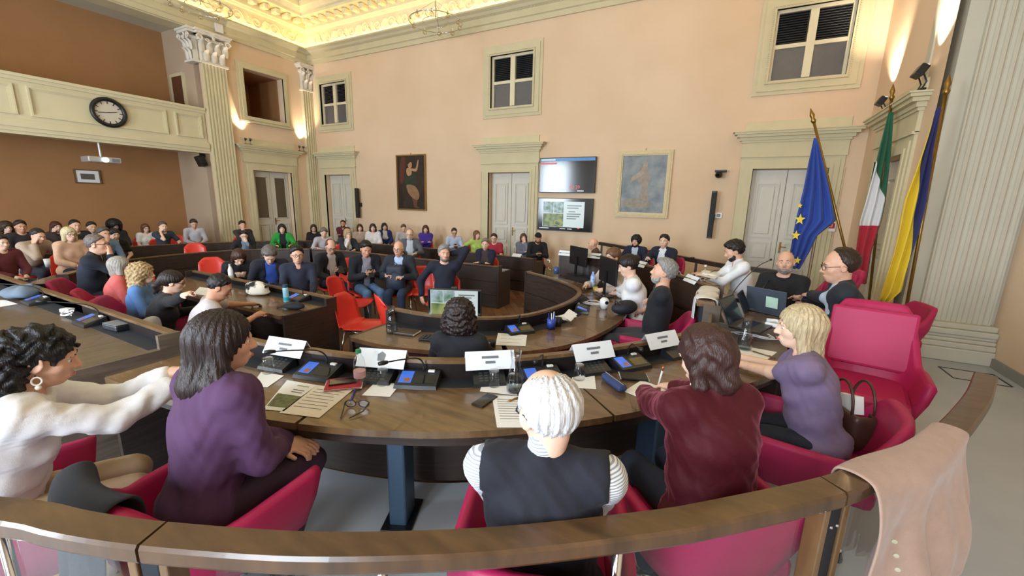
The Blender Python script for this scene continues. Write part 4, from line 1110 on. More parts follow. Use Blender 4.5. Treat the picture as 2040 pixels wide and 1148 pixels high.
p3 = P('person with white hair in a dark knitted vest over a striped shirt', (1090, 818), 1.145, 20, 'pink', 'pink armchair under the white-haired person', floor=0, lod='near', hs=1.16, lean=-7, hunch=14, head=(34, 18, 0), skin=0, girth=1.28, sw=.215,
  armL='lap', armR='lap', hair=('grey_thin', (232, 230, 232)), top=('vest', (24, 26, 38)), vest=STRIPE, legs=(42, 58, 88), glasses=(30, 36, 66))
p4 = P('person in a dark red velvet jacket writing with a pen', (1405, 712), 1.19, 42, 'pink', 'pink armchair under the person in red velvet', floor=0, lod='near', fem=True, girth=1.18, hs=1.06, lean=7, hunch=8, head=(14, 22, 0), skin=0,
  armR=('px', (1320, 768, .79), (.8, .2, -.6), (-.75, .4, -.15), (-.2, .1, -.95)), armL=('px', (1275, 778, .78), (-.9, -.4, -.5), (-.1, 1, -.1), (.2, .1, -1)), hair=('wavybob', (66, 40, 36)), top=('velvet', (74, 10, 24), VELVET), legs=(26, 32, 52), curl=32)
p5 = P('person in a lilac top with shoulder-length blonde hair', (1592, 652), 1.17, 84, 'pink', 'pink armchair with a brown handbag behind the blonde person', floor=0, lod='near', fem=True, girth=1.08, lean=12, hunch=6, head=(8, 6, 0), skin=0,
  armL=('px', (1480, 728, .80), (-.5, -.5, -.8), (-.9, .3, 0), (0, 0, -1)), armR=('px', (1472, 712, .80), (.6, -.4, -.8), (-.9, -.2, 0), (0, 0, -1)), hair=('midlong', (206, 184, 146)), top=('tee', (122, 104, 136)), legs=(26, 28, 40))
# inner ring and the presiding desk
P('person with dark tight curls in a black jacket at the monitor', (916, 632), 0.990, 22, 'pink', 'pink armchair pushed up to the glowing monitor', lod='mid', hs=1.1, fem=True, lean=-2, head=(4, 8, 0), armL='desk', armR='desk', hair=('curlybob', (44, 30, 30)), top=('blazer', (22, 22, 30)), legs=(24, 24, 30))
P('person in a dark suit and pale blue shirt at the presiding desk', (1672, 530), 1.337, 86, 'pink', 'pink armchair under the person in the dark suit', floor=.12, lod='mid', hs=1.2, lean=8, hunch=6, head=(6, 10, 0), skin=1, girth=1.15, armL=('px', (1590, 588, .96)), armR=('px', (1600, 594, .95)), hair=('receding', (52, 36, 28)), top=('jacket', (34, 38, 48), (190, 205, 222)), glasses=(70, 60, 50), legs=(34, 38, 48))
P('person with a shaved head and grey beard in a black tee', (1565, 523), 1.265, 158, 'pink', 'pink armchair behind the open laptop', floor=.12, lod='mid', lean=2, head=(10, -4, 6), skin=1, hair=('bald', (60, 54, 50)), beard=(150, 146, 142), top=('tee', (20, 20, 22)), armL='lap', armR='lap')
P('person in a white shirt with a dark beard reading a paper', (1462, 500), 1.285, 108, 'pink', 'pink armchair under the person in the white shirt', floor=.12, lod='mid', lean=14, head=(-6, 22, 0), skin=1, hair=('thick', (28, 24, 24)), beard=(34, 28, 26), top=('shirt', (236, 238, 242)), armL=('px', (1398, 548, .98)), armR=('px', (1412, 552, .97)), legs=(40, 44, 60))
P('person with grey hair and beard in a black print tee', (1322, 542), 1.200, 98, 'pink', 'pink armchair beside the black coat on a chair', floor=0, lod='mid', lean=-4, hunch=2, head=(2, -10, 0), skin=1, hair=('short', (150, 148, 146)), beard=(176, 172, 168), top=('tee', (24, 26, 34)), armL=('px', (1275, 606, .70)), armR=('px', (1282, 618, .68)), legs=(58, 58, 64))
P('person in a white blouse with a dark bun typing', (1251, 530), 1.116, 106, 'pink', 'pink armchair under the typing person', lod='mid', fem=True, lean=10, head=(0, 18, 0), hair=('bun', (40, 28, 26)), top=('blouse', (232, 230, 232)), armL=('px', (1220, 578, .70)), armR=('px', (1228, 585, .69)), legs=(24, 24, 28))
P('person with light brown hair peering between two monitors', (1221, 512), 1.103, 150, 'pink', 'pink armchair hidden behind the two monitors', lod='mid', fem=True, lean=8, head=(-6, 6, 0), hair=('pony', (120, 84, 58)), top=('sweater', (206, 190, 180)), armL='desk', armR='desk')
P('person with a bald head in a brown jacket facing sideways', (1181, 486), 1.106, 106, 'pink', 'pink armchair under the person in the brown jacket', floor=.12, lod='mid', lean=14, head=(8, 6, 0), skin=1, hair=('bald', (120, 100, 84)), top=('jacket', (92, 66, 54), (226, 226, 228)), armL='desk', armR='desk')
P('person with black curly hair and goatee in a navy suit', (1267, 481), 1.149, 172, 'pink', 'pink armchair under the curly-haired person in navy', floor=.12, lod='mid', lean=3, head=(0, 3, 0), skin=1, hair=('curly', (26, 22, 22)), beard=(30, 24, 22), top=('jacket', (30, 36, 62), (196, 208, 226)), armL='desk', armR='desk')
P('person with short dark hair in a navy suit and white shirt', (1323, 481), 1.220, 160, 'pink', 'pink armchair under the short-haired person in navy', floor=.12, lod='mid', lean=3, head=(10, 2, 0), hair=('short', (44, 36, 32)), top=('jacket', (24, 30, 48), (226, 230, 240)), armL='desk', armR=('px', (1290, 515, .95)))
# the desk on the left
P('person with cropped dark hair in a grey tee bent over a phone', (438, 572), 0.989, -24, 'pink', 'pink armchair with a pale denim jacket over it', lod='mid', lean=14, hunch=12, head=(-8, 30, 0), skin=2, hair=('crop', (34, 28, 26)), top=('tee', (198, 188, 190)), armL=('px', (500, 606, .68)), armR=('px', (512, 628, .68)), legs=(40, 50, 72))
P('person in a black sweater holding a hand to dark glasses', (344, 562), 0.954, -22, 'pink', 'pink armchair under the person in the black sweater', lod='mid', fem=True, lean=14, hunch=8, head=(-4, 14, 0), hair=('pony', (44, 32, 30)), top=('sweater', (20, 20, 24)), glasses=(24, 22, 24), armL='desk', armR=('px', (374, 585, .96)))
P('person with long blond curls in a blue denim shirt', (284, 546), 0.956, -38, 'pink', 'pink armchair under the person with blond curls', lod='mid', fem=True, lean=6, head=(4, 0, 0), hair=('curlylong', (196, 166, 122)), top=('shirt', (92, 132, 190)))
P('person with a smooth grey bob in a coral top', (240, 530), 0.963, -22, 'pink', 'pink armchair under the person in coral', lod='mid', fem=True, lean=6, head=(0, 2, 0), hair=('bob', (176, 170, 160)), top=('sweater', (222, 108, 102)))
P('person in a navy shirt with glasses holding a hand to the mouth', (194, 487), 1.145, -34, 'pink', 'pink armchair turned beside the dark curved desk', lod='mid', lean=10, hunch=6, head=(-6, 2, 0), skin=1, hair=('crop', (120, 110, 104)), glasses=(28, 28, 32), top=('shirt', (26, 30, 46)), armR='face', girth=1.1)
# chairs set out inside the horseshoe
C_ = lambda d=0: ('cam', d)
P('person with brown hair bowing the head in a black top', (476, 512), 0.927, C_(8), lod='mid', lean=22, hunch=14, head=(0, 46, 0), fem=True, hair=('bob', (76, 46, 36)), top=('sweater', (26, 26, 32)), armL='phone', armR='phone')
P('person with grey hair bowing over a bright blue sweater', (537, 508), 1.003, C_(4), lod='mid', lean=18, hunch=14, head=(0, 46, 0), girth=1.25, hair=('thick', (112, 104, 100)), top=('jacket', (24, 26, 40), (48, 84, 176), 'open'), armL='lap', armR='lap')
P('person in a navy shirt and black-rimmed glasses sitting upright', (592, 508), 1.042, C_(2), lod='mid', lean=2, head=(4, 4, 0), skin=1, girth=1.1, hair=('short', (34, 28, 26)), glasses=(20, 20, 22), top=('shirt', (34, 38, 58)), armL='knee', armR='lap', legs=(34, 38, 58))
P('person with a bald crown in a black blazer and jeans', (659, 492), 1.028, C_(24), lod='mid', lean=6, hunch=10, head=(-6, 24, 0), skin=1, hair=('fringe', (104, 84, 70)), glasses=(40, 36, 36), top=('jacket', (26, 27, 34), (206, 198, 204), 'open'), legpose='cross', armL='phone', armR='lap', legs=(38, 58, 100))
P('person with black hair in a navy blazer looking at a phone', (729, 496), 1.052, C_(18), lod='mid', lean=10, hunch=10, head=(-4, 22, 0), skin=2, hair=('short', (22, 20, 22)), top=('jacket', (24, 27, 38), (150, 148, 160), 'open'), armL='phone', armR='phone', legs=(84, 118, 160))
P('person with a shaved head hugging a navy backpack', (794, 496), 1.050, C_(-14), lod='mid', lean=4, head=(-8, 6, 0), skin=1, hair=('bald', (90, 76, 66)), glasses=(24, 24, 26), top=('jacket', (38, 42, 50), (176, 198, 230), 'open'), armL=((-.10, .30, .78),), armR=((.16, .28, .80),), legs=(40, 54, 84))
P('person in a navy sweater with one arm behind the head', (885, 505), 1.060, C_(-10), lod='mid', lean=-4, head=(24, 0, 0), skin=1, hair=('short', (150, 146, 144)), beard=(140, 134, 130), top=('sweater', (22, 26, 46)), armL='behind', armR=((.34, .06, .55), (.9, -.1, -.6)), legpose='cross', legs=(92, 86, 104))
# first audience row
P('person in a bright green jacket with dark brown hair', (562, 456), 1.030, C_(0), fem=True, hair=('midlong', (36, 26, 26)), top=('jacket', (40, 150, 62), (24, 24, 28), 'open'), armL='desk', armR='desk')
P('person in a black puffer jacket resting chin on hand', (486, 470), 0.937, C_(4), lean=16, hunch=10, head=(0, 12, 0), hair=('short', (26, 22, 24)), glasses=(24, 24, 24), top=('jacket', (24, 24, 28), (120, 134, 150), 'open'), armL='face', armR='desk')
P('person with dark hair half hidden behind the puffer jacket', (483, 449), 1.037, C_(14), skin=1, hair=('short', (34, 26, 24)), top=('shirt', (52, 46, 50)), armR='face')
P('person with wavy grey hair behind an open black laptop', (645, 464), 0.981, C_(6), lean=10, head=(0, 18, 0), hair=('thick', (120, 114, 108)), top=('sweater', (178, 172, 178)), armL='desk', armR='desk')
P('person with a blond fringe in a dark blazer leaning sideways', (693, 466), 0.990, C_(10), fem=True, lean=8, side=-8, head=(10, 14, 6), hair=('wavybob', (196, 170, 128)), top=('jacket', (40, 40, 48), (224, 218, 216), 'open'), armL='desk', armR='face')
P('person with a white beard in a grey tweed jacket', (816, 467), 1.050, C_(-6), hair=('receding', (150, 144, 140)), beard=(216, 210, 206), glasses=(60, 50, 46), top=('jacket', (88, 90, 98), (190, 196, 208), 'open'), girth=1.15, armL='desk', armR='desk')
P('person with short grey hair in a navy cardigan', (967, 487), 0.993, C_(-16), fem=True, lean=6, head=(6, 4, 0), hair=('short', (140, 126, 116)), top=('jacket', (26, 30, 56), (70, 52, 52), 'open'), armL='fold', armR='fold')
# second audience row and the seats along the wall
P('person in a black top and glasses below the glazed door', (625, 455), 0.958, C_(-4), fem=True, hair=('midlong', (52, 34, 30)), glasses=(24, 20, 22), top=('sweater', (26, 22, 26)))
P('person in a dark burgundy shirt sitting by the corner door', (683, 446), 1.000, C_(-8), skin=2, hair=('crop', (30, 24, 22)), beard=(46, 36, 32), top=('shirt', (92, 32, 50)), armL='fold', armR='fold')
P('person in a beige top with short brown hair by the wall', (717, 454), 0.964, C_(4), fem=True, hair=('bob', (70, 48, 38)), top=('sweater', (178, 156, 140)))
P('person in a white lace blouse with long dark wavy hair', (743, 454), 1.006, C_(0), fem=True, girth=1.1, hair=('longwave', (60, 42, 38)), top=('blouse', (230, 226, 228)))
P('person in a royal blue jacket with a dark bob', (766, 452), 0.998, C_(10), fem=True, hair=('bob', (36, 26, 26)), top=('jacket', (34, 52, 124), (220, 214, 210)))
P('person in a pale grey top looking down at a phone', (804, 455), 0.980, C_(6), head=(0, 20, 0), lean=8, hair=('short', (110, 84, 62)), top=('sweater', (188, 182, 184)), armL='phone', armR='phone')
P('person in a violet turtleneck with long auburn hair', (848, 457), 1.000, C_(0), fem=True, hair=('long', (88, 50, 42)), top=('turtle', (70, 44, 148)), armL='fold', armR='fold')
P('person in a light blue shirt reading a phone by the wall', (905, 463), 0.990, C_(8), head=(0, 18, 0), skin=1, hair=('crop', (60, 46, 42)), glasses=(24, 24, 26), top=('shirt', (188, 204, 234)), armL='phone', armR='phone')
P('person in a lime green top turning to the neighbour', (950, 468), 0.970, C_(24), fem=True, head=(10, 0, 0), hair=('midlong', (128, 88, 62)), top=('tee', (186, 216, 110)), armR=((.30, .12, .75),))
P('person in a red tee and glasses beside the screens door', (984, 475), 0.959, C_(-10), hair=('short', (56, 38, 32)), skin=0, glasses=(26, 24, 26), top=('tee', (168, 38, 56)))
P('person in a grey striped top with chin in hand', (1043, 474), 0.947, C_(-4), fem=True, head=(8, 2, 4), hair=('wavybob', (96, 66, 50)), top=('sweater', (122, 124, 142)), armL='face', armR='fold')
P('person in a black hoodie and black cap looking at a phone', (1072, 474), 1.015, C_(10), skin=2, lean=8, head=(0, 22, 0), hair=('cap', (20, 20, 22)), beard=(34, 28, 26), top=('sweater', (26, 26, 30)), armL='phone', armR='phone', legs=(24, 24, 28))
# below the gallery
P('person in a pale grey shirt reading beside the gallery pilaster', (386, 446), 1.050, C_(10), lean=8, head=(0, 22, 0), skin=1, hair=('short', (58, 52, 52)), top=('shirt', (196, 194, 204)))
P('person in a charcoal tee with a fist against the cheek', (325, 452), 1.030, C_(26), lean=8, head=(-8, 0, 0), hair=('short', (96, 84, 76)), top=('tee', (48, 56, 72)), armR='cheek', armL='desk')
P('person in a white tee with reddish-brown hair under the gallery', (290, 455), 0.956, C_(20), fem=True, lean=6, hair=('bob', (108, 66, 46)), top=('tee', (228, 224, 222)), glasses=(60, 40, 36), girth=1.1)
P('person with a very large cloud of black curls', (228, 450), 1.044, C_(14), fem=True, hair=('afro', (18, 16, 18)), skin=1, top=('sweater', (38, 34, 38)))
P('person in black with dark hair and hand on temple', (228, 467), 0.997, C_(22), fem=True, lean=10, head=(0, 10, 0), hair=('bun', (30, 24, 24)), top=('tee', (28, 28, 30)), armR='cheek')
P('person with grey hair hidden behind the navy shirt', (207, 466), 1.056, C_(30), lean=10, head=(0, 8, 0), skin=1, hair=('short', (90, 84, 82)), top=('shirt', (120, 146, 176)), armR='face')
P('person in a dark jumper with short brown hair under the gallery', (183, 453), 1.039, C_(18), hair=('short', (54, 40, 34)), top=('sweater', (58, 62, 72)))
P('person in black with short black hair under the gallery', (150, 450), 1.110, C_(20), hair=('crop', (28, 24, 24)), skin=1, top=('sweater', (32, 30, 34)))
P('person with a short blond bob in a peach blouse', (138, 467), 1.084, C_(26), fem=True, lean=6, hair=('bob', (222, 204, 160)), glasses=(40, 34, 34), top=('blouse', (206, 164, 136)), girth=1.1)
P('person with long auburn hair leaning on one hand', (112, 452), 1.037, C_(24), fem=True, hair=('longwave', (84, 44, 36)), top=('sweater', (60, 46, 46)), armR='cheek')
P('person in a beige jumper hunched over a laptop', (76, 470), 1.045, C_(36), lean=24, hunch=12, head=(-4, 18, 0), skin=1, hair=('crop', (44, 38, 36)), top=('sweater', (178, 156, 136)), armL='desk', armR='cheek', girth=1.1)
P('person in black with dark hair at the far gallery wall', (41, 452), 1.097, C_(16), skin=2, hair=('short', (34, 28, 26)), top=('sweater', (34, 28, 30)))
P('person with a bushy brown mane at the far gallery wall', (13, 454), 1.040, C_(20), fem=True, hair=('curlylong', (70, 50, 36)), top=('sweater', (70, 50, 46)))
P('person with dark hair in a wine-red jumper at the picture edge', (2, 484), 1.020, C_(30), hair=('short', (36, 26, 26)), top=('sweater', (96, 34, 38)))
# ------------------------------------------------------------------ wall things
GOLDF = mat('gilt_frame', (168, 132, 74), rough=.4, metal=.5, var=.2, vscale=20)
WHITEP = mat('white_paper', (232, 230, 228), rough=.8)
WHITEPL = mat('white_plastic', (228, 228, 226), rough=.4)
GREYPL = mat('grey_plastic', (120, 122, 126), rough=.45)
SILV = mat('silver_plastic', (186, 184, 180), rough=.35, metal=.4)
INK = mat('print_grey', (110, 110, 116), rough=.8)
def flat(mb, pts, off=(0, 0, 0)):
    return mb.add([tuple(Vector(p)+Vector(off)) for p in pts], [tuple(range(len(pts)))])
def emis(name, rgb, s=1.):
    return mat(name, (10, 10, 12), rough=.25, emit=rgb, estr=s)
def noise_emit(name, c0, c1, s, scale=6):
    m = mat(name, (10, 10, 12), rough=.3)
    nt = m.node_tree; t = nt.nodes.new('ShaderNodeTexCoord'); n = nt.nodes.new('ShaderNodeTexNoise'); n.inputs['Scale'].default_value = scale; n.inputs['Detail'].default_value = 5
    r = nt.nodes.new('ShaderNodeValToRGB'); r.color_ramp.elements[0].color = (*lin(c0), 1); r.color_ramp.elements[0].position = .38; r.color_ramp.elements[1].color = (*lin(c1), 1); r.color_ramp.elements[1].position = .62
    b = nt.nodes['Principled BSDF']; nt.links.new(t.outputs['Object'], n.inputs[0]); nt.links.new(n.outputs[0], r.inputs[0]); nt.links.new(r.outputs[0], b.inputs['Emission Color']); b.inputs['Emission Strength'].default_value = s
    return m
def text_obj(name, s, size, loc, rot_, m, parent, align='CENTER'):
    c = bpy.data.curves.new(name, 'FONT'); c.body = s; c.size = size; c.align_x = align; c.align_y = 'CENTER'; c.extrude = .001
    tmp = bpy.data.objects.new(name, c); COL.objects.link(tmp); dg = bpy.context.evaluated_depsgraph_get(); me = bpy.data.meshes.new_from_object(tmp.evaluated_get(dg)); bpy.data.objects.remove(tmp)
    me.materials.clear(); me.materials.append(m); o = obj(name, me, m, parent); o.location = loc; o.rotation_euler = rot_; return o
EM_W = emis('screen_white', (225, 240, 238), 1.0); EM_B = emis('screen_blue', (60, 140, 210), .9); EM_R = emis('screen_red', (240, 40, 40), 1.0); EM_G = emis('screen_grey', (150, 165, 160), .7)
EM_SKY = noise_emit('screen_trees', (96, 140, 90), (196, 220, 232), .9, 9); EM_HEDGE = noise_emit('screen_garden', (54, 104, 44), (180, 190, 110), .8, 8); EM_RB = emis('unit_blue', (70, 120, 230), 1.2)
SCRB = mat('screen_black', (10, 11, 14), rough=.12, spec=.8)
def slide(parent, w, h, face):
    """the projected slide: two photos left, white text area right; face(x, z, d) maps onto the screen"""
    def q(name, x0, x1, z0, z1, m, d=.002): return obj(name, MB().add([face(x0*w, z0*h, d), face(x1*w, z0*h, d), face(x1*w, z1*h, d), face(x0*w, z1*h, d)], [(0, 1, 2, 3)]), m, parent)
    q('slide_page', -.40, .36, -.38, .40, EM_W); q('slide_photo', -.39, -.20, .05, .39, EM_SKY, .003); q('slide_photo', -.19, -.01, .05, .39, EM_SKY, .003); q('slide_photo', -.39, -.01, -.37, .03, EM_HEDGE, .003)
    for k, (a, b) in enumerate(((.05, .31), (.05, .26), (.08, .20), (.05, .30), (.05, .28), (.05, .22))): q('slide_text', a, b, .26-.07*k-(.04 if k > 1 else 0), .295-.07*k-(.04 if k > 1 else 0), EM_G, .003)
    mb = MB().tube([face(-.10*w+.07*w*math.cos(t), -.25*h+.08*h*math.sin(t), .004) for t in np.linspace(0, 6.28, 20)[:-1]], .006*w, 5, closed=True); obj('slide_mark', mb, emis('screen_yellow', (220, 210, 110), .9), parent)
def wall_screen(label, x0, x1, z0, z1):
    r = thing('wall_screen', label, 'screen', ((x0+x1)/2, YB, (z0+z1)/2)); w, h = x1-x0, z1-z0
    obj('screen_body', MB().bev((0, -.07, 0), (w, .06, h), .008), BLACKM, r); obj('wall_bracket', MB().box((0, -.02, 0), (.4, .04, .3)), BLACKM, r)
    obj('display', MB().box((0, -.101, 0), (w-.03, .003, h-.03)), SCRB, r); return r, w, h
tv, w_, h_ = wall_screen('upper wall screen with a blue header and red countdown', -4.35, -2.905, 2.06, 2.90)
FC = lambda x, z, d: (x, -.103-d, z)
def q_(par, n, x0, x1, z0, z1, m, d=.001): obj(n, MB().add([FC(x0, z0, d), FC(x1, z0, d), FC(x1, z1, d), FC(x0, z1, d)], [(0, 1, 2, 3)]), m, par)
q_(tv, 'header_bar', -.70, .70, .33, .40, EM_B); q_(tv, 'header_text', -.66, -.30, .35, .385, EM_W, .002); q_(tv, 'header_mark', -.69, -.67, .345, .395, emis('screen_yellow', (220, 210, 110), .9), .002); q_(tv, 'title_text', -.69, -.26, .26, .30, EM_R)
for x0, x1, z in ((-.47, -.27, -.27), (-.12, .02, -.385), (.30, .46, -.385), (-.50, -.02, -.35)): q_(tv, 'caption_text', x0, x1, z, z+.025, EM_W)
text_obj('countdown_digits', '02:39', .12, (.23, -.106, -.29), (math.pi/2, 0, 0), EM_R, tv)
tv2, w_, h_ = wall_screen('lower wall screen showing a slide with garden photographs', -4.36, -2.92, 1.125, 1.93)
slide(tv2, w_, h_, FC)
for x0, x1 in ((-.66, -.40), (-.10, .05), (.10, .22)): q_(tv2, 'taskbar_item', x0, x1, -.355, -.335, EM_W)
q_(tv2, 'red_button', .36, .42, -.335, -.30, EM_R)
# paintings
def painting(label, x0, x1, z0, z1, frame, canvas, fw, tilt=.03):
    r = thing('painting', label, 'painting', ((x0+x1)/2, YB, (z0+z1)/2)); w, h = x1-x0, z1-z0; f = MB()
    for e, d in ((0, .045), (fw*.35, .06), (fw*.75, .04)):
        g = fw-e
        f.ringbox(-w/2+e, w/2-e, -h/2+e, h/2-e, g if e == fw*.75 else (fw*.4), -.01, -.01-d)
    obj('frame', f, frame, r); obj('canvas', MB().box((0, -.02, 0), (w-fw*1.6, .012, h-fw*1.6)), canvas, r); obj('hook', MB().tube([(0, -.02, h/2), (0, -.02, h/2+.05)], .008, 6), HINGE, r); return r
pa = painting('dark oil painting of a seated figure in a thin gilt frame', -9.16, -8.03, 1.49, 3.12, GOLDF, mat('dark_canvas', (58, 44, 34), rough=.45, var=.5, vscale=3, rgb2=(26, 20, 18)), .04)
def shape(par, n, pts, m, d): 
    c = (sum(p[0] for p in pts)/len(pts), sum(p[1] for p in pts)/len(pts)); P2 = spline(pts, 4, True); obj(n, MB().add([(x, d, z) for x, z in P2], [tuple(range(len(P2)))]), m, par)
pc = lambda n, rgb: mat('paint_'+n, rgb, rough=.5, var=.3, vscale=14)
shape(pa, 'painted_column', [(-.46, .05), (-.30, .05), (-.22, .74), (-.38, .74)], pc('rust', (92, 44, 34)), -.0275)
shape(pa, 'painted_dress', [(-.20, .30), (.10, .34), (.22, .05), (.10, -.12), (-.18, -.10), (-.28, .05)], pc('green', (44, 52, 36)), -.028)
shape(pa, 'painted_skirt', [(-.18, -.06), (.14, -.10), (.30, -.34), (.22, -.50), (.0, -.42), (-.16, -.24)], pc('ochre', (150, 112, 80)), -.029)
shape(pa, 'painted_legs', [(.02, -.40), (.22, -.46), (.20, -.66), (.30, -.74), (.10, -.72), (.06, -.58)], pc('umber', (104, 66, 46)), -.0285)
shape(pa, 'painted_bust', [(-.16, .42), (.0, .42), (.02, .26), (-.10, .20), (-.18, .28)], pc('flesh', (186, 140, 104)), -.0295)
shape(pa, 'painted_head', [(-.10, .60), (.02, .60), (.04, .48), (-.04, .42), (-.11, .48)], pc('flesh', (186, 140, 104)), -.030)
shape(pa, 'painted_hair', [(-.13, .64), (.02, .68), (.06, .58), (-.02, .60), (-.10, .54), (-.15, .56)], pc('brownhair', (56, 34, 24)), -.0305)
shape(pa, 'painted_arm', [(.02, .36), (.22, .34), (.30, .62), (.26, .64), (.18, .42), (.02, .42)], pc('flesh', (186, 140, 104)), -.0292)
pb = painting('faded blue painting of a standing figure in a cream frame', -2.40, -1.22, 1.53, 3.00, mat('cream_gilt', (212, 192, 146), rough=.5, var=.15, vscale=20), mat('blue_canvas', (146, 150, 150), rough=.5, var=.5, vscale=4, rgb2=(98, 108, 116)), .11)
shape(pb, 'painted_figure', [(-.04, .40), (.06, .40), (.12, .16), (.10, -.10), (.14, -.36), (-.04, -.36), (-.02, -.06), (-.12, .10)], pc('bluegreyfig', (160, 142, 124)), -.0275)
shape(pb, 'painted_head', [(-.02, .50), (.06, .50), (.06, .40), (-.02, .40)], pc('greyflesh', (170, 150, 130)), -.028)
shape(pb, 'painted_arm', [(-.04, .30), (-.24, .18), (-.30, .06), (-.26, .05), (-.14, .14), (.0, .20)], pc('greyflesh', (170, 150, 130)), -.0278)
shape(pb, 'painted_cloud', [(-.42, -.36), (-.1, -.30), (.2, -.42), (.1, -.52), (-.36, -.50)], pc('dust', (150, 140, 122)), -.0276)
# column speakers, wall camera, switch, notice
for lab, x, z0, z1 in (('slim black column speaker by the corner door', -10.80, 1.18, 2.13), ('slim black column speaker under the wall camera', -.325, 1.15, 2.13)):
    r = thing('column_speaker', lab, 'speaker', (x, YB, (z0+z1)/2)); obj('speaker_body', MB().bev((0, -.14, 0), (.10, .10, z1-z0), .01), BLACKM, r); obj('wall_bracket', MB().box((.02, -.05, -.05), (.09, .10, .12)), BLACKM, r)
    obj('grille', MB().box((0, -.192, 0), (.08, .004, z1-z0-.06)), mat('grille_black', (34, 34, 38), rough=.7, bump=.3, bscale=300), r)
r = thing('wall_camera', 'small black dome camera above the column speaker', 'camera', (-.29, YB, 2.48))
obj('camera_head', MB().ball((0, -.16, -.03), .07, 14, 9, (1, 1, .9)), BLACKM, r, smooth=True); obj('camera_arm', MB().bev((.03, -.09, .05), (.22, .18, .04), .01), BLACKM, r); obj('lens', MB().tube([(-.01, -.22, -.03), (-.015, -.24, -.035)], .028, 12), SCRB, r)
r = thing('wall_switch', 'small white switch box beside the column speaker', 'switch', (-.20, YB, 1.63)); obj('box', MB().bev((0, -.02, 0), (.13, .04, .12), .008), WHITEPL, r); obj('button', MB().bev((0, -.043, 0), (.07, .008, .06), .003), GREYPL, r)
r = thing('notice_sign', 'small red and white notice on the door frame', 'sign', (*aty(1653, 452, YB-.04),)); obj('board', MB().box((0, 0, 0), (.18, .012, .17)), WHITEP, r); obj('red_field', MB().box((0, -.008, .02), (.15, .004, .10)), mat('notice_red', (176, 40, 56), rough=.6), r); obj('red_field_mark', MB().tube([(-.03, -.012, .05), (-.03, -.012, .0), (.03, -.012, .0), (.03, -.012, .05)], .006, 5), WHITEP, r)
# clock
r = thing('wall_clock', 'round black-rimmed clock on the gallery balcony', 'clock', (XL+.0, 4.48, 3.60), math.pi/2)
Rx = Matrix.Rotation(math.pi/2, 3, 'X')
obj('rim', MB().tube([(.285*math.cos(t), -.035, .285*math.sin(t)) for t in np.linspace(0, 2*math.pi, 41)[:-1]], .045, 10, closed=True), BLACKM, r, smooth=True)
fc = obj('dial', MB().lathe([(.0, .0), (.27, .0), (.27, .02), (0, .02)], (0, 0, 0), 36, Rx), mat('dial_cream', (206, 196, 178), rough=.5), r)
for k in range(12):
    a = k*math.pi/6; obj('hour_mark', MB().box((.215*math.cos(a), -.024, .215*math.sin(a)), (.055, .006, .014), R=Matrix.Rotation(-a, 3, 'Y')), BLACKM, r)
for n, L, a in (('hour_hand', .15, math.radians(12)), ('minute_hand', .19, math.radians(188))): obj(n, MB().box((L/2*math.cos(a), -.032, L/2*math.sin(a)), (L, .006, .014), R=Matrix.Rotation(-a, 3, 'Y')), BLACKM, r)
# projector, small picture, loudspeaker, box
x, y, z = atx(202, 319, XL-.2)
r = thing('projector', 'silver projector with a lit lens hanging below the gallery', 'projector', (x, y, 2.98), math.pi/2)
obj('housing', MB().bev((0, 0, z-2.98), (.58, .42, .13), .02), SILV, r); obj('ceiling_mount', MB().tube([(0, 0, 0), (0, 0, z-2.98+.05)], .025, 10), SILV, r); obj('lens', MB().tube([(.0, -.2, z-2.98), (.0, -.25, z-2.98)], .055, 16), emis('projector_beam', (205, 240, 255), 6.), r); obj('vent', MB().box((.19, -.212, z-2.98), (.14, .006, .08)), GREYPL, r)
x, y, z = atx(174, 352, XA)
r = thing('framed_picture', 'small framed grey print on the brown alcove wall', 'picture', (XA, y, z), math.pi/2); obj('mount', MB().box((0, -.015, 0), (.44, .02, .30)), WHITEP, r); obj('print', MB().box((0, -.027, 0), (.26, .005, .14)), mat('print_grey2', (104, 104, 92), rough=.7, var=.4, vscale=20), r)
f = MB()
f.ringbox(-.245, .245, -.175, .175, .03, 0, -.04)
obj('frame', f, mat('thin_frame', (110, 88, 60), rough=.5), r)
r = thing('loudspeaker', 'small black loudspeaker under the gallery edge', 'speaker', (-13.15, 6.38, 2.72)); obj('cabinet', MB().bev((0, 0, 0), (.20, .18, .28), .02, R=Matrix.Rotation(.35, 3, 'X')), BLACKM, r); obj('mount', MB().box((0, .05, .17), (.06, .12, .10)), BLACKM, r)
tag(obj('wall_box', MB().bev((XL+.10, 7.06, 6.22), (.05, .20, .22), .006), WHITEPL), 'small white box on the entablature above the carved capital', 'box')
# spotlights that throw light up the wall
def spotpair(lab, y):
    r = thing('spotlight_pair', lab, 'spotlight', (XL+.12, y, FL+DT-FL+.71+.005), math.pi/2)
    obj('base', MB().bev((0, 0, .012), (.22, .05, .02), .004), BLACKM, r)
    for s in (-1, 1):
        st = obj('stem', MB().tube([(s*.07, 0, .02), (s*.07, -.01, .11)], .006, 6), BLACKM, r); obj('lamp_head', MB().lathe([(.018, -.03), (.032, .0), (.034, .04), (.03, .045)], (s*.07, -.01, .13), 12), BLACKM, st)
def spot(loc, tgt, e, ang=55, col=(1, .84, .62)):
    l = bpy.data.lights.new('uplight', 'SPOT'); l.energy = e; l.spot_size = math.radians(ang); l.spot_blend = .9; l.color = col; l.shadow_soft_size = .02
    o = bpy.data.objects.new('uplight', l); COL.objects.link(o); o.location = loc; o.rotation_euler = (Vector(tgt)-Vector(loc)).to_track_quat('-Z', 'Y').to_euler()
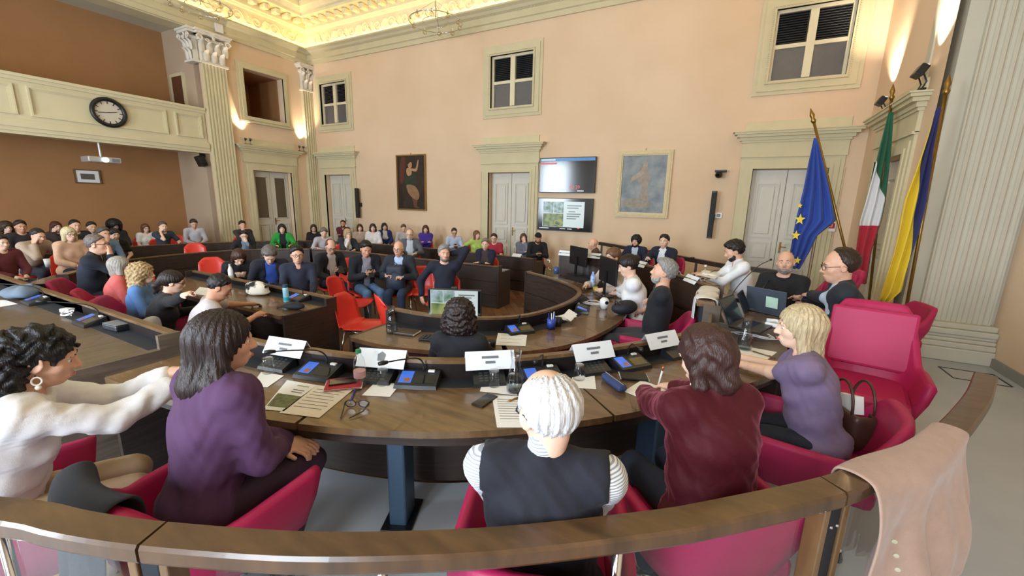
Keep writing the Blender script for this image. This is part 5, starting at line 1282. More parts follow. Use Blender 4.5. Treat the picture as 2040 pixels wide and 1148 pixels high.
for lab, y, ty in (('pair of small black spotlights at the pilaster end of the cornice', 7.50, 7.15), ('pair of small black spotlights at the corner end of the cornice', 9.22, 9.55)):
    spotpair(lab, y); spot((XL+.16, y, 3.50), (XL+.02, ty, 5.0), 220, 66)
for lab, (px, py), sz in (('black floodlight at the wall end of the right cornice', (1755, 225), 1.), ('larger black floodlight at the pier end of the right cornice', (1832, 175), 1.15)):
    x, y, z = atx(px, py, XR-.10); z = DT+.72
    r = thing('floodlight', lab, 'floodlight', (x, y, z), -math.pi/2)
    obj('base', MB().bev((0, 0, .01), (.24*sz, .06, .02), .004), BLACKM, r)
    for s in (-1, 1): obj('arm', MB().tube([(s*.07*sz, 0, .02), (s*.075*sz, .03, .10), (s*.07*sz, -.02, .19*sz)], .009, 8), BLACKM, r, smooth=True)
    hd = obj('lamp_head', MB().bev((0, -.03, .21*sz), (.17*sz, .09, .12*sz), .012, R=Matrix.Rotation(-.5, 3, 'X')), BLACKM, r)
    obj('glass', MB().box((0, -.005, .265*sz), (.13*sz, .07, .006), R=Matrix.Rotation(-.25, 3, 'X')), emis('flood_glass', (255, 232, 190), 4.), hd)
    spot((x-.08, y, z+.34), (XR-.01, y+(.45 if sz == 1 else -.30), z+1.9), 420, 78)
# chandeliers
CRYST = glassy('clear_crystal', (244, 238, 224), .7)
def chandelier(lab, x, y, z):
    r = thing('chandelier', lab, 'chandelier', (x, y, z))
    obj('ring', MB().tube([(.62*math.cos(t), .62*math.sin(t), 0) for t in np.linspace(0, 2*math.pi, 33)[:-1]], .010, 6, closed=True), STEEL, r, smooth=True)
    obj('inner_ring', MB().tube([(.30*math.cos(t), .30*math.sin(t), 0) for t in np.linspace(0, 2*math.pi, 25)[:-1]], .007, 6, closed=True), STEEL, r, smooth=True)
    obj('cable', MB().tube([(0, 0, .02), (0, 0, ZC-z)], .012, 8), STEEL, r)
    for k in range(3): a = k*2.094; obj('stay', MB().tube([(0, 0, .45), (.6*math.cos(a), .6*math.sin(a), 0)], .005, 5), STEEL, r)
    gm = MB().ball((0, 0, -.06), .055, 12, 8).mesh('glass_ball', True); gm.materials.append(CRYST)
    for k in range(10):
        a = k*.628+.2; o = bpy.data.objects.new('glass_ball', gm); COL.objects.link(o); o.parent = r; o.location = (.58*math.cos(a), .58*math.sin(a), .02*(k % 2)); obj('bulb_cap', MB().lathe([(.016, -.01), (.02, .05), (.008, .07)], (.58*math.cos(a), .58*math.sin(a), -.01), 8), STEEL, r)
    return r
d = _ray(868, 44); t = 8.6/d[1]; chandelier('ring chandelier of glass balls before the long peach wall', d[0]*t, 8.6, CH+d[2]*t)
d = _ray(400, 12); t = -11.4/d[0]; chandelier('ring chandelier of glass balls near the gallery capital', -11.4, d[1]*t, CH+d[2]*t)
# ------------------------------------------------------------------ flags
def flag(label, Y, pole, rows, m, group=None, tipz=None, foldamp=.05, nf=3.5):
    (ax, ay), (bx, by) = pole
    top = Vector(aty(ax, ay, Y)); low = Vector(aty(bx, by, Y)); dr = (low-top)
    base = top+dr*((top.z-.02)/(top.z-low.z))
    r = thing('flag', label, 'flag', (base.x, base.y, 0)); B = Vector((base.x, base.y, 0))
    obj('flagpole', MB().tube([base-B, top-B], .018, 10), HINGE, r, smooth=True)
    u = (top-base).normalized(); f0 = top-B
    obj('finial', MB().tube([f0, f0+u*.04, f0+u*.07, f0+u*.12, f0+u*.22], [.018, .035, .02, .032, .003], 10), HINGE, r, smooth=True)
    obj('stand', MB().lathe([(.065, 0), (.065, .02), (.05, .06), (.03, .10), (.03, .30)], (0, 0, 0), 20), HINGE, r, smooth=True)
    nu, nv = 26, 40; ys = [q[0] for q in rows]; g = []
    for j in range(nv+1):
        yy = ys[0]+(ys[-1]-ys[0])*j/nv; l = np.interp(yy, ys, [q[1] for q in rows]); rr = np.interp(yy, ys, [q[2] for q in rows]); dy = np.interp(yy, ys, [q[3] if len(q) > 3 else 0 for q in rows])
        row = []
        for i in range(nu+1):
            a = i/nu; p = Vector(aty(l+(rr-l)*a, yy+dy*a, Y)); p.y += -.05-foldamp*min(1, (j/nv)*3)*math.sin(a*nf*2*math.pi+.6*j/nv*3); row.append(p-B)
        g.append(row)
    mb = MB(); n = nu+1
    for row in g: mb.v.extend([tuple(p) for p in row])
    mb.f = [(j*n+i, j*n+i+1, (j+1)*n+i+1, (j+1)*n+i) for j in range(nv) for i in range(nu)]
    c = obj('cloth', mb, None, r, smooth=True)
    so = c.modifiers.new('thickness', 'SOLIDIFY'); so.thickness = .004
    uv = c.data.uv_layers.new(name='UVMap'); 
    for lp in c.data.loops:
        k = lp.vertex_index; uv.data[lp.index].uv = ((k % n)/nu, 1-(k//n)/nv)
    c.data.materials.append(m); return r, c, g
def uvmat(name, fn, base):
    m = bpy.data.materials.new(name); m.use_nodes = True; nt = m.node_tree; b = nt.nodes['Principled BSDF']; b.inputs['Roughness'].default_value = .75; b.inputs['Sheen Weight'].default_value = .2
    tc = nt.nodes.new('ShaderNodeTexCoord'); sp = nt.nodes.new('ShaderNodeSeparateXYZ'); nt.links.new(tc.outputs['UV'], sp.inputs[0]); col = None
    def mth(op, a, b_):
        n = nt.nodes.new('ShaderNodeMath'); n.operation = op
        for i, v in enumerate((a, b_)):
            if hasattr(v, 'is_output'): nt.links.new(v, n.inputs[i])
            else: n.inputs[i].default_value = v
        return n.outputs[0]
    prev = None
    for (ku, kv, c0, rgb) in fn:      # later bands paint over where ku*u + kv*v > c0
        s = mth('ADD', mth('MULTIPLY', sp.outputs[0], ku), mth('MULTIPLY', sp.outputs[1], kv)); fct = mth('GREATER_THAN', s, c0)
        mx = nt.nodes.new('ShaderNodeMix'); mx.data_type = 'RGBA'; nt.links.new(fct, mx.inputs[0])
        if prev is None: mx.inputs[6].default_value = (*lin(base), 1)
        else: nt.links.new(prev, mx.inputs[6])
        mx.inputs[7].default_value = (*lin(rgb), 1); prev = mx.outputs[2]
    if prev is None: b.inputs['Base Color'].default_value = (*lin(base), 1)
    else: nt.links.new(prev, b.inputs['Base Color'])
    return m
r, c, g = flag('dark blue flag with yellow stars on a gilt pole', 7.4, ((1622, 246), (1682, 490)), [(276, 1620, 1626), (330, 1608, 1641), (380, 1598, 1653), (440, 1583, 1666), (470, 1578, 1628), (500, 1573, 1614), (535, 1566, 1594)], uvmat('blue_flag_cloth', [], (38, 72, 160)))
STAR = mat('star_yellow', (236, 206, 60), rough=.7)
for (px, py, sz) in ((1591, 437, .085), (1583, 468, .075), (1568, 505, .07), (1586, 517, .06), (1591, 410, .04)):
    p = Vector(aty(px, py, 7.4)); p.y -= .13; mb = MB(); pts = []
    for k in range(10): a = math.pi/2+k*math.pi/5; q = sz if k % 2 == 0 else sz*.42; pts.append((p.x-r.location.x+q*math.cos(a)*.8, p.y-r.location.y, p.z+q*math.sin(a)))
    mb.add(pts+[(x_, y_+.004, z_) for x_, y_, z_ in pts], [tuple(range(10)), tuple(reversed(range(10, 20)))]+[(k, (k+1) % 10, 10+(k+1) % 10, 10+k) for k in range(10)]); obj('star', mb, STAR, r)
flag('green white and red flag drooping from a tall gilt pole', 7.9, ((1776, 200), (1737, 545)), [(225, 1768, 1778), (300, 1748, 1774), (340, 1738, 1770), (400, 1722, 1764), (440, 1710, 1756), (500, 1702, 1736), (565, 1694, 1726)], uvmat('tricolour_cloth', [(-.35, 1., -.5, (188, 34, 50)), (.0, 1., .34, (226, 222, 220)), (-.25, 1., .44, (226, 222, 220)), (.25, 1., .72, (24, 92, 60)), (1.0, .45, 1.12, (24, 92, 60))], (188, 34, 50)), foldamp=.04, nf=2.5)
flag('yellow and navy flag beside the stone pilaster', 6.55, ((1884, 190), (1858, 330)), [(215, 1862, 1872), (300, 1834, 1856), (400, 1797, 1846), (460, 1786, 1832), (505, 1776, 1816), (580, 1752, 1796), (600, 1748, 1770)], uvmat('yellow_navy_cloth', [(.9, 1., .98, (30, 34, 92))], (222, 190, 30)), foldamp=.04, nf=2.5)

# ------------------------------------------------------------------ desk things
def tang(path, x, y):
    i = min(range(len(path)), key=lambda k: (path[k][0]-x)**2+(path[k][1]-y)**2); a = Vector(path[max(i-1, 0)]); b = Vector(path[min(i+1, len(path)-1)]); d = b-a; return math.atan2(d.y, d.x)
ZA, ZB = .742, .642
def snap(x, y, path, off):
    P2 = [Vector(p) for p in path]; best = None
    for a, b in zip(P2[:-1], P2[1:]):
        d = b-a; t = min(max((Vector((x, y))-a).dot(d)/d.dot(d), 0), 1); q = a+d*t; L = (Vector((x, y))-q).length
        if best is None or L < best[0]: best = (L, q, d.normalized())
    q, d = best[1], best[2]; return q.x-d.y*off, q.y+d.x*off
UNITM = mat('unit_black', (30, 32, 36), rough=.35); CARDM = mat('card_white', (226, 232, 238), rough=.7)
def unit_proto():
    r = thing('microphone_unit', 'x', 'microphone', group='desk microphone units')
    bm = MB(); vs = [(-.125, -.075, 0), (.125, -.075, 0), (.125, .075, 0), (-.125, .075, 0), (-.12, -.07, .022), (.12, -.07, .022), (.12, .07, .062), (-.12, .07, .062)]
    bm.add(vs, [(3, 2, 1, 0), (4, 5, 6, 7), (0, 1, 5, 4), (1, 2, 6, 5), (2, 3, 7, 6), (3, 0, 4, 7)]); obj('housing', bm, UNITM, r)
    sl = lambda x, y, e=.0015: (x, y, .022+(y+.07)*.04/.14+e)
    obj('touch_screen', MB().add([sl(-.105, -.05), sl(-.03, -.05), sl(-.03, .05), sl(-.105, .05)], [(0, 1, 2, 3)]), EM_RB, r)
    obj('screen_tile', MB().add([sl(-.075, -.04, .002), sl(-.04, -.04, .002), sl(-.04, -.01, .002), sl(-.075, -.01, .002)], [(0, 1, 2, 3)]), emis('unit_tile', (190, 110, 70), .8), r)
    obj('card_slot', MB().add([sl(-.005, -.05), sl(.105, -.05), sl(.105, .02), sl(-.005, .02)], [(0, 1, 2, 3)]), SCRB, r)
    obj('button', MB().bev((.07, .052, .062), (.04, .022, .012), .003), WHITEPL, r)
    neck = spline([(.02, .055, .06), (.02, .05, .11), (.0, .0, .16), (-.06, -.10, .19), (-.11, -.19, .21)], 5)
    obj('gooseneck', MB().tube(neck, .0045, 6), UNITM, r, smooth=True); obj('microphone_head', MB().tube([(-.11, -.19, .21), (-.122, -.212, .214), (-.136, -.237, .219)], [.009, .013, .011], 10), BLACKM, r, smooth=True)
    return r
UN = unit_proto(); UN['_used'] = 0
def unit(lab, px, py, z, path, mirror=False, drz=0.):
    x, y, _ = atz(px, py, z); rz = tang(path, x, y)+drz; x, y = snap(x, y, path, -.10)
    if UN['_used'] == 0: UN['_used'] = 1; UN.location = (x, y, z); UN.rotation_euler = (0, 0, rz); UN['label'] = lab; return UN
    return dup(UN, (x, y, z), rz, lab)
unit('microphone unit with a lit screen beside the red notebook', 628, 752, ZA, pathA)
unit('microphone unit between the water bottle and the long card', 838, 757, ZA, pathA)
unit('microphone unit beside the white-haired person', 1076, 752, ZA, pathA)
unit('microphone unit near the blue pencil case', 1250, 728, ZA, pathA)
unit('microphone unit beside the curly-haired person and papers', 1026, 655, ZB, pathB)
unit('microphone unit near the bundle of white plugs', 1180, 622, ZB, pathB, drz=.2)
unit('microphone unit on the desk with the handbag', 622, 592, ZB, pathD2)
unit('microphone unit on the desk with the grey jacket', 206, 640, ZA, pathL)
unit('microphone unit before the grey striped chair end of the left desk', 100, 600, ZA, pathL)
def panel_proto():
    r = thing('voting_panel', 'x', 'panel', group='dark desk loudspeaker panels')
    obj('housing', MB().add([(-.10, -.06, 0), (.10, -.06, 0), (.10, .06, 0), (-.10, .06, 0), (-.095, -.055, .02), (.095, -.055, .02), (.095, .05, .058), (-.095, .05, .058)], [(3, 2, 1, 0), (4, 5, 6, 7), (0, 1, 5, 4), (1, 2, 6, 5), (2, 3, 7, 6), (3, 0, 4, 7)]), UNITM, r)
    g = MB(); sl = lambda x, y, e=.0015: (x, y, .02+(y+.055)*.038/.105+e)
    for i in range(4):
        for j in range(4): g.add([sl(-.06+i*.032, -.04+j*.02), sl(-.04+i*.032, -.04+j*.02), sl(-.04+i*.032, -.028+j*.02), sl(-.06+i*.032, -.028+j*.02)], [(0, 1, 2, 3)])
    obj('keys', g, mat('key_grey', (58, 66, 72), rough=.5), r); return r
PN = panel_proto(); PN['_used'] = 0
def vpanel(lab, px, py, z, path):
    x, y, _ = atz(px, py, z); rz = tang(path, x, y); x, y = snap(x, y, path, -.085)
    if PN['_used'] == 0: PN['_used'] = 1; PN.location = (x, y, z); PN.rotation_euler = (0, 0, rz); PN['label'] = lab; return PN
    return dup(PN, (x, y, z), rz, lab)
for lab, px, py in (('dark keypad box below the card beside the burgundy blazer', 552, 733), ('dark keypad box behind the upturned glass and water bottle', 762, 748), ('dark keypad box behind the upturned glass by the carafe', 972, 754), ('dark keypad box behind the pencil case', 1180, 738), ('dark keypad box beside the red velvet jacket', 1352, 712)): vpanel(lab, px, py, ZA, pathA)
def card(lab, px, py, z, path, w=.30, h=.095, lines=2, drz=0., mark=False):
    x, y, _ = atz(px, py, z); rz = tang(path, x, y)+drz; x, y = snap(x, y, path, 0.)
    r = thing('name_card', lab, 'name card', (x, y, z), rz, 'folded white name cards')
    mb = MB().add([(-w/2, -.065, 0), (w/2, -.065, 0), (w/2, 0, h), (-w/2, 0, h), (w/2, .055, 0), (-w/2, .055, 0)], [(0, 1, 2, 3), (3, 2, 4, 5)]); c = obj('card', mb, CARDM, r); so = c.modifiers.new('t', 'SOLIDIFY'); so.thickness = .0015
    f = lambda u, v: (u, -.065+.065*v-.002, h*v+.0025)
    for k in range(lines):
        L = w*(.17 if k == 0 else .10); v = .58-.27*k; obj('print_line', MB().add([f(-L, v), f(L, v), f(L, v+.13), f(-L, v+.13)], [(0, 1, 2, 3)]), INK, r)
    if mark: obj('print_mark', MB().add([f(-.02, .35), f(.02, .35), f(.025, .7), f(0, .85), f(-.025, .7)], [(0, 1, 2, 3, 4)]), GREYPL, r)
ZRA, ZRR = .815, .935
card('white name card between the burgundy blazer and a microphone', 567, 706, ZRA, pathA); card('white name card with a grey emblem behind the green-capped bottle', 762, 727, ZRA, pathA, mark=True, lines=0)
card('white name card in front of the curly-haired person', 975, 728, ZRA, pathA); card('white name card beyond the white-haired person', 1184, 714, ZRA, pathA); card('white name card beside the red velvet jacket', 1326, 692, ZRA, pathA)
for k, (px, py) in enumerate(((1146, 505), (1190, 512), (1236, 519), (1298, 530), (1364, 549), (1398, 563))):
    card(['white name card at the aisle end of the curved desk', 'white name card before the brown jacket', 'white name card before the curly-haired person in navy', 'white name card before the white shirt and navy suit', 'white name card behind the grey-haired head', 'white name card beside the small clear bottle'][k], px, py, ZRR, pathR, .28, .08, 1, math.pi)
card('white card standing at the near end of the audience desk', 1037, 510, .661, pr3, .22, .06, 0)
# glassware
WGL = glassy('clear_glass')
WATER = glassy('water', (214, 226, 236), .9)
def lathe_thing(name, label, cat, prof, px, py, z, m, group=None, n=20):
    x, y, _ = atz(px, py, z); r = thing(name, label, cat, (x, y, z), 0, group); obj('body', MB().lathe(prof, n=n), m, r, smooth=True); return r
for lab, px, py in (('upturned glass beside the burgundy blazer', 536, 742), ('upturned glass beside the green-capped bottle', 763, 765), ('upturned glass beside the tall carafe', 984, 768), ('upturned glass under the far name card', 1153, 755)):
    g_ = lathe_thing('water_glass', lab, 'glass', [(.036, 0), (.038, .002), (.034, .06), (.030, .088), (.026, .094), (.0, .094)], px, py, ZA+.002, WGL, 'upturned water glasses'); obj('glass_base', MB().lathe([(0, .090), (.028, .090), (.028, .097), (0, .097)], n=20), WGL, g_)
def carafe(lab, px, py, z, lvl=.10):
    r = lathe_thing('carafe', lab, 'carafe', [(.0, .004), (.048, .004), (.052, .02), (.050, .08), (.030, .15), (.024, .18), (.032, .245), (.029, .245), (.021, .18), (.027, .15), (.047, .08), (.049, .02), (.046, .008), (0, .008)], px, py, z, WGL, 'clear glass carafes', 24)
    obj('water', MB().lathe([(0, .010), (.046, .010), (.0485, .03), (.046, .08), (.040, lvl), (0, lvl)], n=24), WATER, r, smooth=True); obj('blue_label', MB().lathe([(.0515, .05), (.0512, .075)], n=24), mat('label_blue', (40, 80, 190), rough=.5), r) if 0 else None; return r
carafe('tall clear carafe on the near curved desk', 1026, 780, ZA); carafe('clear carafe on the paper beside the blonde person', 1482, 696, .782); carafe('clear carafe beside the white cable bundle', 781, 664, ZB)
x, y, _ = atz(718, 770, ZA); r = thing('water_bottle', 'plastic water bottle with a green cap', 'bottle', (x, y, ZA))
obj('body', MB().lathe([(.0, .002), (.030, .002), (.033, .02), (.031, .06), (.033, .09), (.033, .14), (.026, .175), (.014, .195), (.013, .205)], n=18), WGL, r, smooth=True); obj('label', MB().lathe([(.0335, .06), (.034, .10)], n=18), mat('label_redwhite', (206, 160, 160), rough=.5, var=.4, vscale=20), r); obj('cap', MB().lathe([(.0, .225), (.015, .225), (.016, .205), (.0, .203)][::-1], n=14), mat('green_cap', (30, 130, 84), rough=.4), r)
# papers and stationery
def sheet(lab, pts, z, m=WHITEP, t=.0015, lines=0, photo=False, name='paper_sheet', cat='paper'):
    P3 = [Vector(atz(px, py, z)) for px, py in pts]; c = sum(P3, Vector())/4; r = thing(name, lab, cat, tuple(c)); L = [p-c for p in P3]
    mb = MB().add([tuple(p) for p in L]+[tuple(p+Vector((0, 0, t))) for p in L], [(3, 2, 1, 0), (4, 5, 6, 7)]+[(k, (k+1) % 4, 4+(k+1) % 4, 4+k) for k in range(4)]); obj('sheet', mb, m, r)
    f = lambda u, v: tuple((L[0]*(1-u)*(1-v)+L[1]*u*(1-v)+L[2]*u*v+L[3]*(1-u)*v)+Vector((0, 0, t+.0006)))
    for k in range(lines):
        v = .85-.62*k/max(lines-1, 1); u1 = .88-.12*((k*7) % 5)/5; obj('print_line', MB().add([f(.12, v), f(u1, v), f(u1, v+.016), f(.12, v+.016)], [(0, 1, 2, 3)]), INK, r)
    if photo:
        obj('printed_photo', MB().add([f(.05, .10), f(.95, .10), f(.95, .52), f(.05, .52)], [(0, 1, 2, 3)]), mat('park_print', (120, 128, 84), rough=.6, var=.6, vscale=30, rgb2=(70, 72, 40)), r)
        for k, v in enumerate((.62, .70, .86)): obj('print_line', MB().add([f(.45, v), f(.85, v), f(.85, v+.03), f(.45, v+.03)], [(0, 1, 2, 3)]), mat('print_green', (140, 150, 90), rough=.7) if k == 2 else INK, r)
    return r
sheet('white leaflet with a printed park photograph', [(524, 816), (566, 820), (632, 768), (572, 758)], ZA, photo=True)
sheet('typed page lying beside the park leaflet', [(556, 823), (636, 833), (703, 777), (632, 768)], ZA, m=mat('warm_paper', (226, 216, 206), rough=.8), lines=7)
for lab, pts in (('white napkin under the upturned glass by the bottle', [(721, 788), (777, 791), (797, 766), (748, 762)]), ('white napkin under the glass beside the blazer', [(500, 770), (533, 772), (566, 749), (520, 742)]), ('white napkin under the glass beside the carafe', [(956, 780), (1030, 788), (1040, 765), (960, 766)]), ('white napkin beside the blue pencil case', [(1135, 772), (1188, 776), (1184, 746), (1140, 752)])): sheet(lab, pts, ZA, name='paper_napkin', cat='napkin')
sheet('typed page in front of the white-haired person', [(990, 852), (1062, 852), (1050, 790), (980, 788)], ZA, lines=9)
sheet('white notepaper under the writing hand', [(1243, 780), (1300, 804), (1340, 780), (1278, 758)], ZA)
sheet('loose white pages beside the dark mouse', [(987, 688), (1047, 690), (1050, 668), (992, 664)], ZB, lines=3)
sheet('white sheet under the carafe', [(1442, 700), (1522, 722), (1548, 702), (1460, 686)], .781)
sheet('pale page on the desk before the dark glasses', [(385, 585), (425, 592), (440, 578), (398, 572)], ZB)
sheet('white sheet at the edge of the grey-jacket desk', [(0, 612), (36, 606), (10, 598), (0, 598)], ZA)
sheet('white paper held by the bearded person in the white shirt', [(1388, 548), (1424, 556), (1440, 545), (1402, 538)], .99)
pl = thing('crumpled_papers', 'crumpled white papers beside the blue pen cup', 'paper', atz(1126, 640, ZB+.012))
for k in range(4): obj('paper_fold', MB().box((.02*k-.03, .015*k, .02+.012*k), (.16, .10, .002), R=Euler((.25*k-.3, .2-.15*k, .5*k)).to_matrix()), WHITEP, pl)
def pxbox(name, lab, cat, px, py, z, dim, rz, m, r_=.006):
    x, y, _ = atz(px, py, z); r = thing(name, lab, cat, (x, y, z), rz); obj('body', MB().bev((0, 0, dim[2]/2), dim, r_), m, r); return r
r = pxbox('notebook', 'red notebook with a phone on its cover', 'notebook', 686, 768, ZA, (.20, .15, .018), .75, mat('red_cover', (176, 30, 48), rough=.5)); obj('pages', MB().box((.0, -.002, .009), (.204, .146, .010)), WHITEP, r)
x, y, z = r.location; t_ = thing('phone', 'black phone lying on the red notebook', 'phone', (x-.01, y+.0, ZA+.0185), .85); obj('case', MB().bev((0, 0, .004), (.15, .075, .008), .003), BLACKM, t_); obj('glass', MB().box((0, 0, .0085), (.14, .068, .001)), SCRB, t_)
t_ = thing('phone', 'black phone beside the typed page', 'phone', atz(966, 799, ZA), 1.50); obj('case', MB().bev((0, 0, .004), (.15, .072, .008), .003), BLACKM, t_); obj('glass', MB().box((0, 0, .0085), (.14, .066, .001)), SCRB, t_)
def pen(lab, a, b, z, m):
    A = Vector(atz(*a, z+.006)); B_ = Vector(atz(*b, z+.006)); c = (A+B_)/2; r = thing('pen', lab, 'pen', tuple(c)); obj('barrel', MB().tube([A-c, B_-c], .005, 8), m, r, smooth=True); d_ = (B_-A).normalized(); obj('tip', MB().tube([B_-c, B_-c+d_*.012], [.004, .001], 8), STEEL, r); obj('clip', MB().box(tuple(A-c+d_*.03+Vector((0, 0, .006))), (.03, .003, .002), math.atan2(d_.y, d_.x)), m, r)
pen('blue pen beside the folded eyeglasses', (708, 776), (697, 802), ZA, mat('pen_blue', (40, 60, 160), rough=.35)); pen('golden pen on the typed page', (1036, 792), (1012, 800), ZA, mat('pen_gold', (150, 110, 40), rough=.3, metal=.6)); pen('wooden pencil beside the water carafe', (1545, 714), (1500, 700), .782, WOODR)
# folded eyeglasses
x, y, z = atz(712, 812, ZA); r = thing('eyeglasses', 'folded eyeglasses lying on the walnut desk', 'glasses', (x, y, z), .5)
for s in (-1, 1):
    obj('lens_rim', MB().tube([(s*.034+.026*math.cos(t), -.0, .022+.020*math.sin(t)) for t in np.linspace(0, 6.283, 15)[:-1]], .003, 6, closed=True), BLACKM, r); obj('temple', MB().tube([(s*.062, 0, .03), (s*.05, -.06, .012), (s*.02-.02, -.115, .004)], .003, 6), BLACKM, r); obj('lens', MB().lathe([(0, 0), (.025, 0)], (s*.034, 0, .022), 14, Matrix.Rotation(math.pi/2, 3, 'X')), WGL, r)
obj('bridge', MB().tube([(-.009, 0, .028), (0, 0, .032), (.009, 0, .028)], .003, 6), BLACKM, r)
r = pxbox('pencil_case', 'dark blue zipped pencil case', 'pencil case', 1222, 768, ZA, (.21, .06, .045), -.75, mat('case_blue', (48, 66, 112), rough=.7), .02); obj('zip', MB().box((0, 0, .046), (.19, .006, .003)), STEEL, r)
r = pxbox('notebook', 'closed black notebook beside the pencil case', 'notebook', 1262, 752, ZA, (.17, .11, .014), .35, BLACKM); obj('pages', MB().box((0, -.001, .007), (.173, .105, .008)), WHITEP, r)
# things on the inner ring
def monitor(lab, px, py, z, rz, w=.52, h=.31, lift=.10, front=True, bb=0.):
    x, y, _ = atz(px, py, z); r = thing('monitor', lab, 'monitor', (x, y, z), rz)
    obj('screen_body', MB().bev((0, 0, lift+h/2), (w, .03, h), .006), BLACKM, r); obj('neck', MB().box((0, .035, (lift+h*.5)/2), (.05, .02, lift+h*.5)), BLACKM, r); obj('base', MB().bev((0, .04, .008), (.24, .17, .014), .004), BLACKM, r)
    obj('display', MB().box((0, -.0155, lift+h/2), (w-.02, .002, h-.02)), SCRB, r); return r
m_ = monitor('computer monitor showing the garden slide before the curly-haired person', 906, 652, ZB, .42, .50, .29, .075)
slide(m_, .58, .34, lambda x, z, d: (x+.01, -.017-d, z+.075+.145)); obj('webcam', MB().bev((0, .0, .375), (.06, .03, .022), .006), BLACKM, m_)
monitor('black monitor seen from behind nearest the sanitizer bottle', 1150, 548, ZB+.02, 2.45, .50, .30, .16); monitor('black monitor seen from behind before the typing person', 1208, 590, ZB+.02, 2.25, .50, .32, .17)
r = pxbox('keyboard', 'black keyboard in front of the glowing monitor', 'keyboard', 885, 678, ZB, (.42, .12, .016), .32, BLACKM, .005)
kb = MB()
for i in range(13):
    for j in range(4): kb.box((-.18+i*.03, -.04+j*.027, .018), (.024, .02, .006))
obj('keys', kb, mat('key_black', (44, 46, 52), rough=.5), r)
r = pxbox('notebook', 'dark closed notebook beside the cable bundle', 'notebook', 812, 664, ZB, (.19, .14, .022), .2, mat('brown_cover', (58, 42, 34), rough=.4)); obj('pages', MB().box((0, -.001, .011), (.193, .135, .013)), WHITEP, r)
CABW = mat('white_cable', (222, 222, 224), rough=.4)
def cable(lab, px, py, z, n, rad, m, seed, r_=.005, loops=3):
    rnd = random.Random(seed); x, y, _ = atz(px, py, z); pts = []
    for k in range(n): a = k*2*math.pi*loops/n; rr = rad*(.55+.45*rnd.random()); pts.append((rr*math.cos(a)*1.5+rnd.uniform(-.02, .02), rr*math.sin(a)*.7, r_+.012+.03*rnd.random()*(k % 3 > 0)))
    return tag(obj('cable', MB().tube(spline(pts, 6), r_, 6), m, None, True, (x, y, z)), lab, 'cable')
cable('tangled white cables beside the glowing monitor', 838, 640, ZB, 22, .12, CABW, 3, .0055, 4); cable('white cables bundled behind the white webcam', 1180, 608, ZB, 16, .08, CABW, 5, .004)
cable('white cables on the presiding counter', 1500, 672, .782, 18, .12, CABW, 8, .004); cable('black cables coiled beside the desk microphone', 1070, 642, ZB, 16, .09, BLACKM, 9, .004); cable('grey cable looped on the grey-jacket desk', 135, 630, ZA, 12, .07, CABW, 12, .004)
r = pxbox('webcam', 'round silver desk camera beside the monitor', 'camera', 983, 645, ZB, (.10, .07, .05), .4, UNITM, .015); obj('lens_ring', MB().tube([(.0+.022*math.cos(t)-.01, -.04, .04+.022*math.sin(t)) for t in np.linspace(0, 6.283, 15)[:-1]], .005, 6, closed=True), SILV, r); obj('button', MB().bev((.02, .0, .055), (.03, .02, .012), .003), WHITEPL, r)
r = lathe_thing('pen_cup', 'blue pen cup holding several pens', 'pen cup', [(.0, .004), (.038, .004), (.040, .0), (.042, .10), (.039, .10), (.036, .01), (0, .01)], 1098, 655, ZB, mat('cup_blue', (50, 74, 160), rough=.4))
for k in range(5): a = k*1.26; obj('pen', MB().tube([(.015*math.cos(a), .015*math.sin(a), .012), (.032*math.cos(a), .032*math.sin(a), .15+.01*(k % 3))], .004, 6), [mat('pen_blue', (40, 60, 160), rough=.35), WHITEPL, BLACKM][k % 3], r)
lathe_thing('cup', 'black cup beside the blue pen cup', 'cup', [(.0, .002), (.030, .002), (.034, .085), (.031, .085), (.027, .01), (0, .01)], 1112, 650, ZB, BLACKM); lathe_thing('cup', 'small dark cup beside the loose pages', 'cup', [(.0, .002), (.030, .002), (.036, .05), (.033, .05), (.027, .01), (0, .01)], 980, 690, ZB, mat('cup_dark', (36, 28, 26), rough=.3))
r = lathe_thing('desk_camera', 'white upright desk camera with a cable', 'camera', [(.0, 0), (.035, 0), (.05, .05), (.052, .10), (.03, .125), (0, .13)], 1203, 615, ZB, WHITEPL); obj('lens', MB().tube([(.03, -.03, .08), (.042, -.042, .08)], .02, 10), BLACKM, r)
lathe_thing('water_bottle', 'blue and white patterned bottle between the monitors', 'bottle', [(.0, .0), (.032, .0), (.034, .02), (.034, .15), (.022, .18), (.014, .19), (.016, .215), (0, .217)], 1180, 572, ZB+.02, mat('bottle_blue', (60, 120, 200), rough=.35, var=.6, vscale=30, rgb2=(210, 225, 240)))
r = lathe_thing('sanitizer_bottle', 'clear pump bottle at the end of the inner desk', 'bottle', [(.0, .0), (.032, .0), (.034, .10), (.014, .13), (.010, .16), (0, .16)], 1094, 545, .822, WGL); obj('pump', MB().tube([(0, 0, .16), (0, 0, .19), (-.035, 0, .19)], .006, 6), WHITEPL, r)
lathe_thing('cup', 'dark blue glass beside the pump bottle', 'glass', [(.0, .0), (.034, .0), (.04, .10), (.037, .10), (.03, .01), (0, .01)], 1108, 546, .822, mat('cup_glassblue', (60, 80, 130), rough=.1))
lathe_thing('cup', 'yellow cup below the patterned bottle', 'cup', [(.0, .0), (.03, .0), (.036, .07), (.033, .07), (.027, .01), (0, .01)], 1186, 582, ZB, mat('cup_yellow', (186, 170, 60), rough=.4))
r = lathe_thing('water_bottle', 'small clear bottle beside the white shirt', 'bottle', [(.0, .0), (.030, .0), (.032, .02), (.032, .13), (.014, .17), (.014, .20), (0, .2)], 1402, 560, .842, WGL); obj('cap', MB().lathe([(0, .19), (.016, .19), (.016, .215), (0, .215)], n=12), WHITEPL, r)
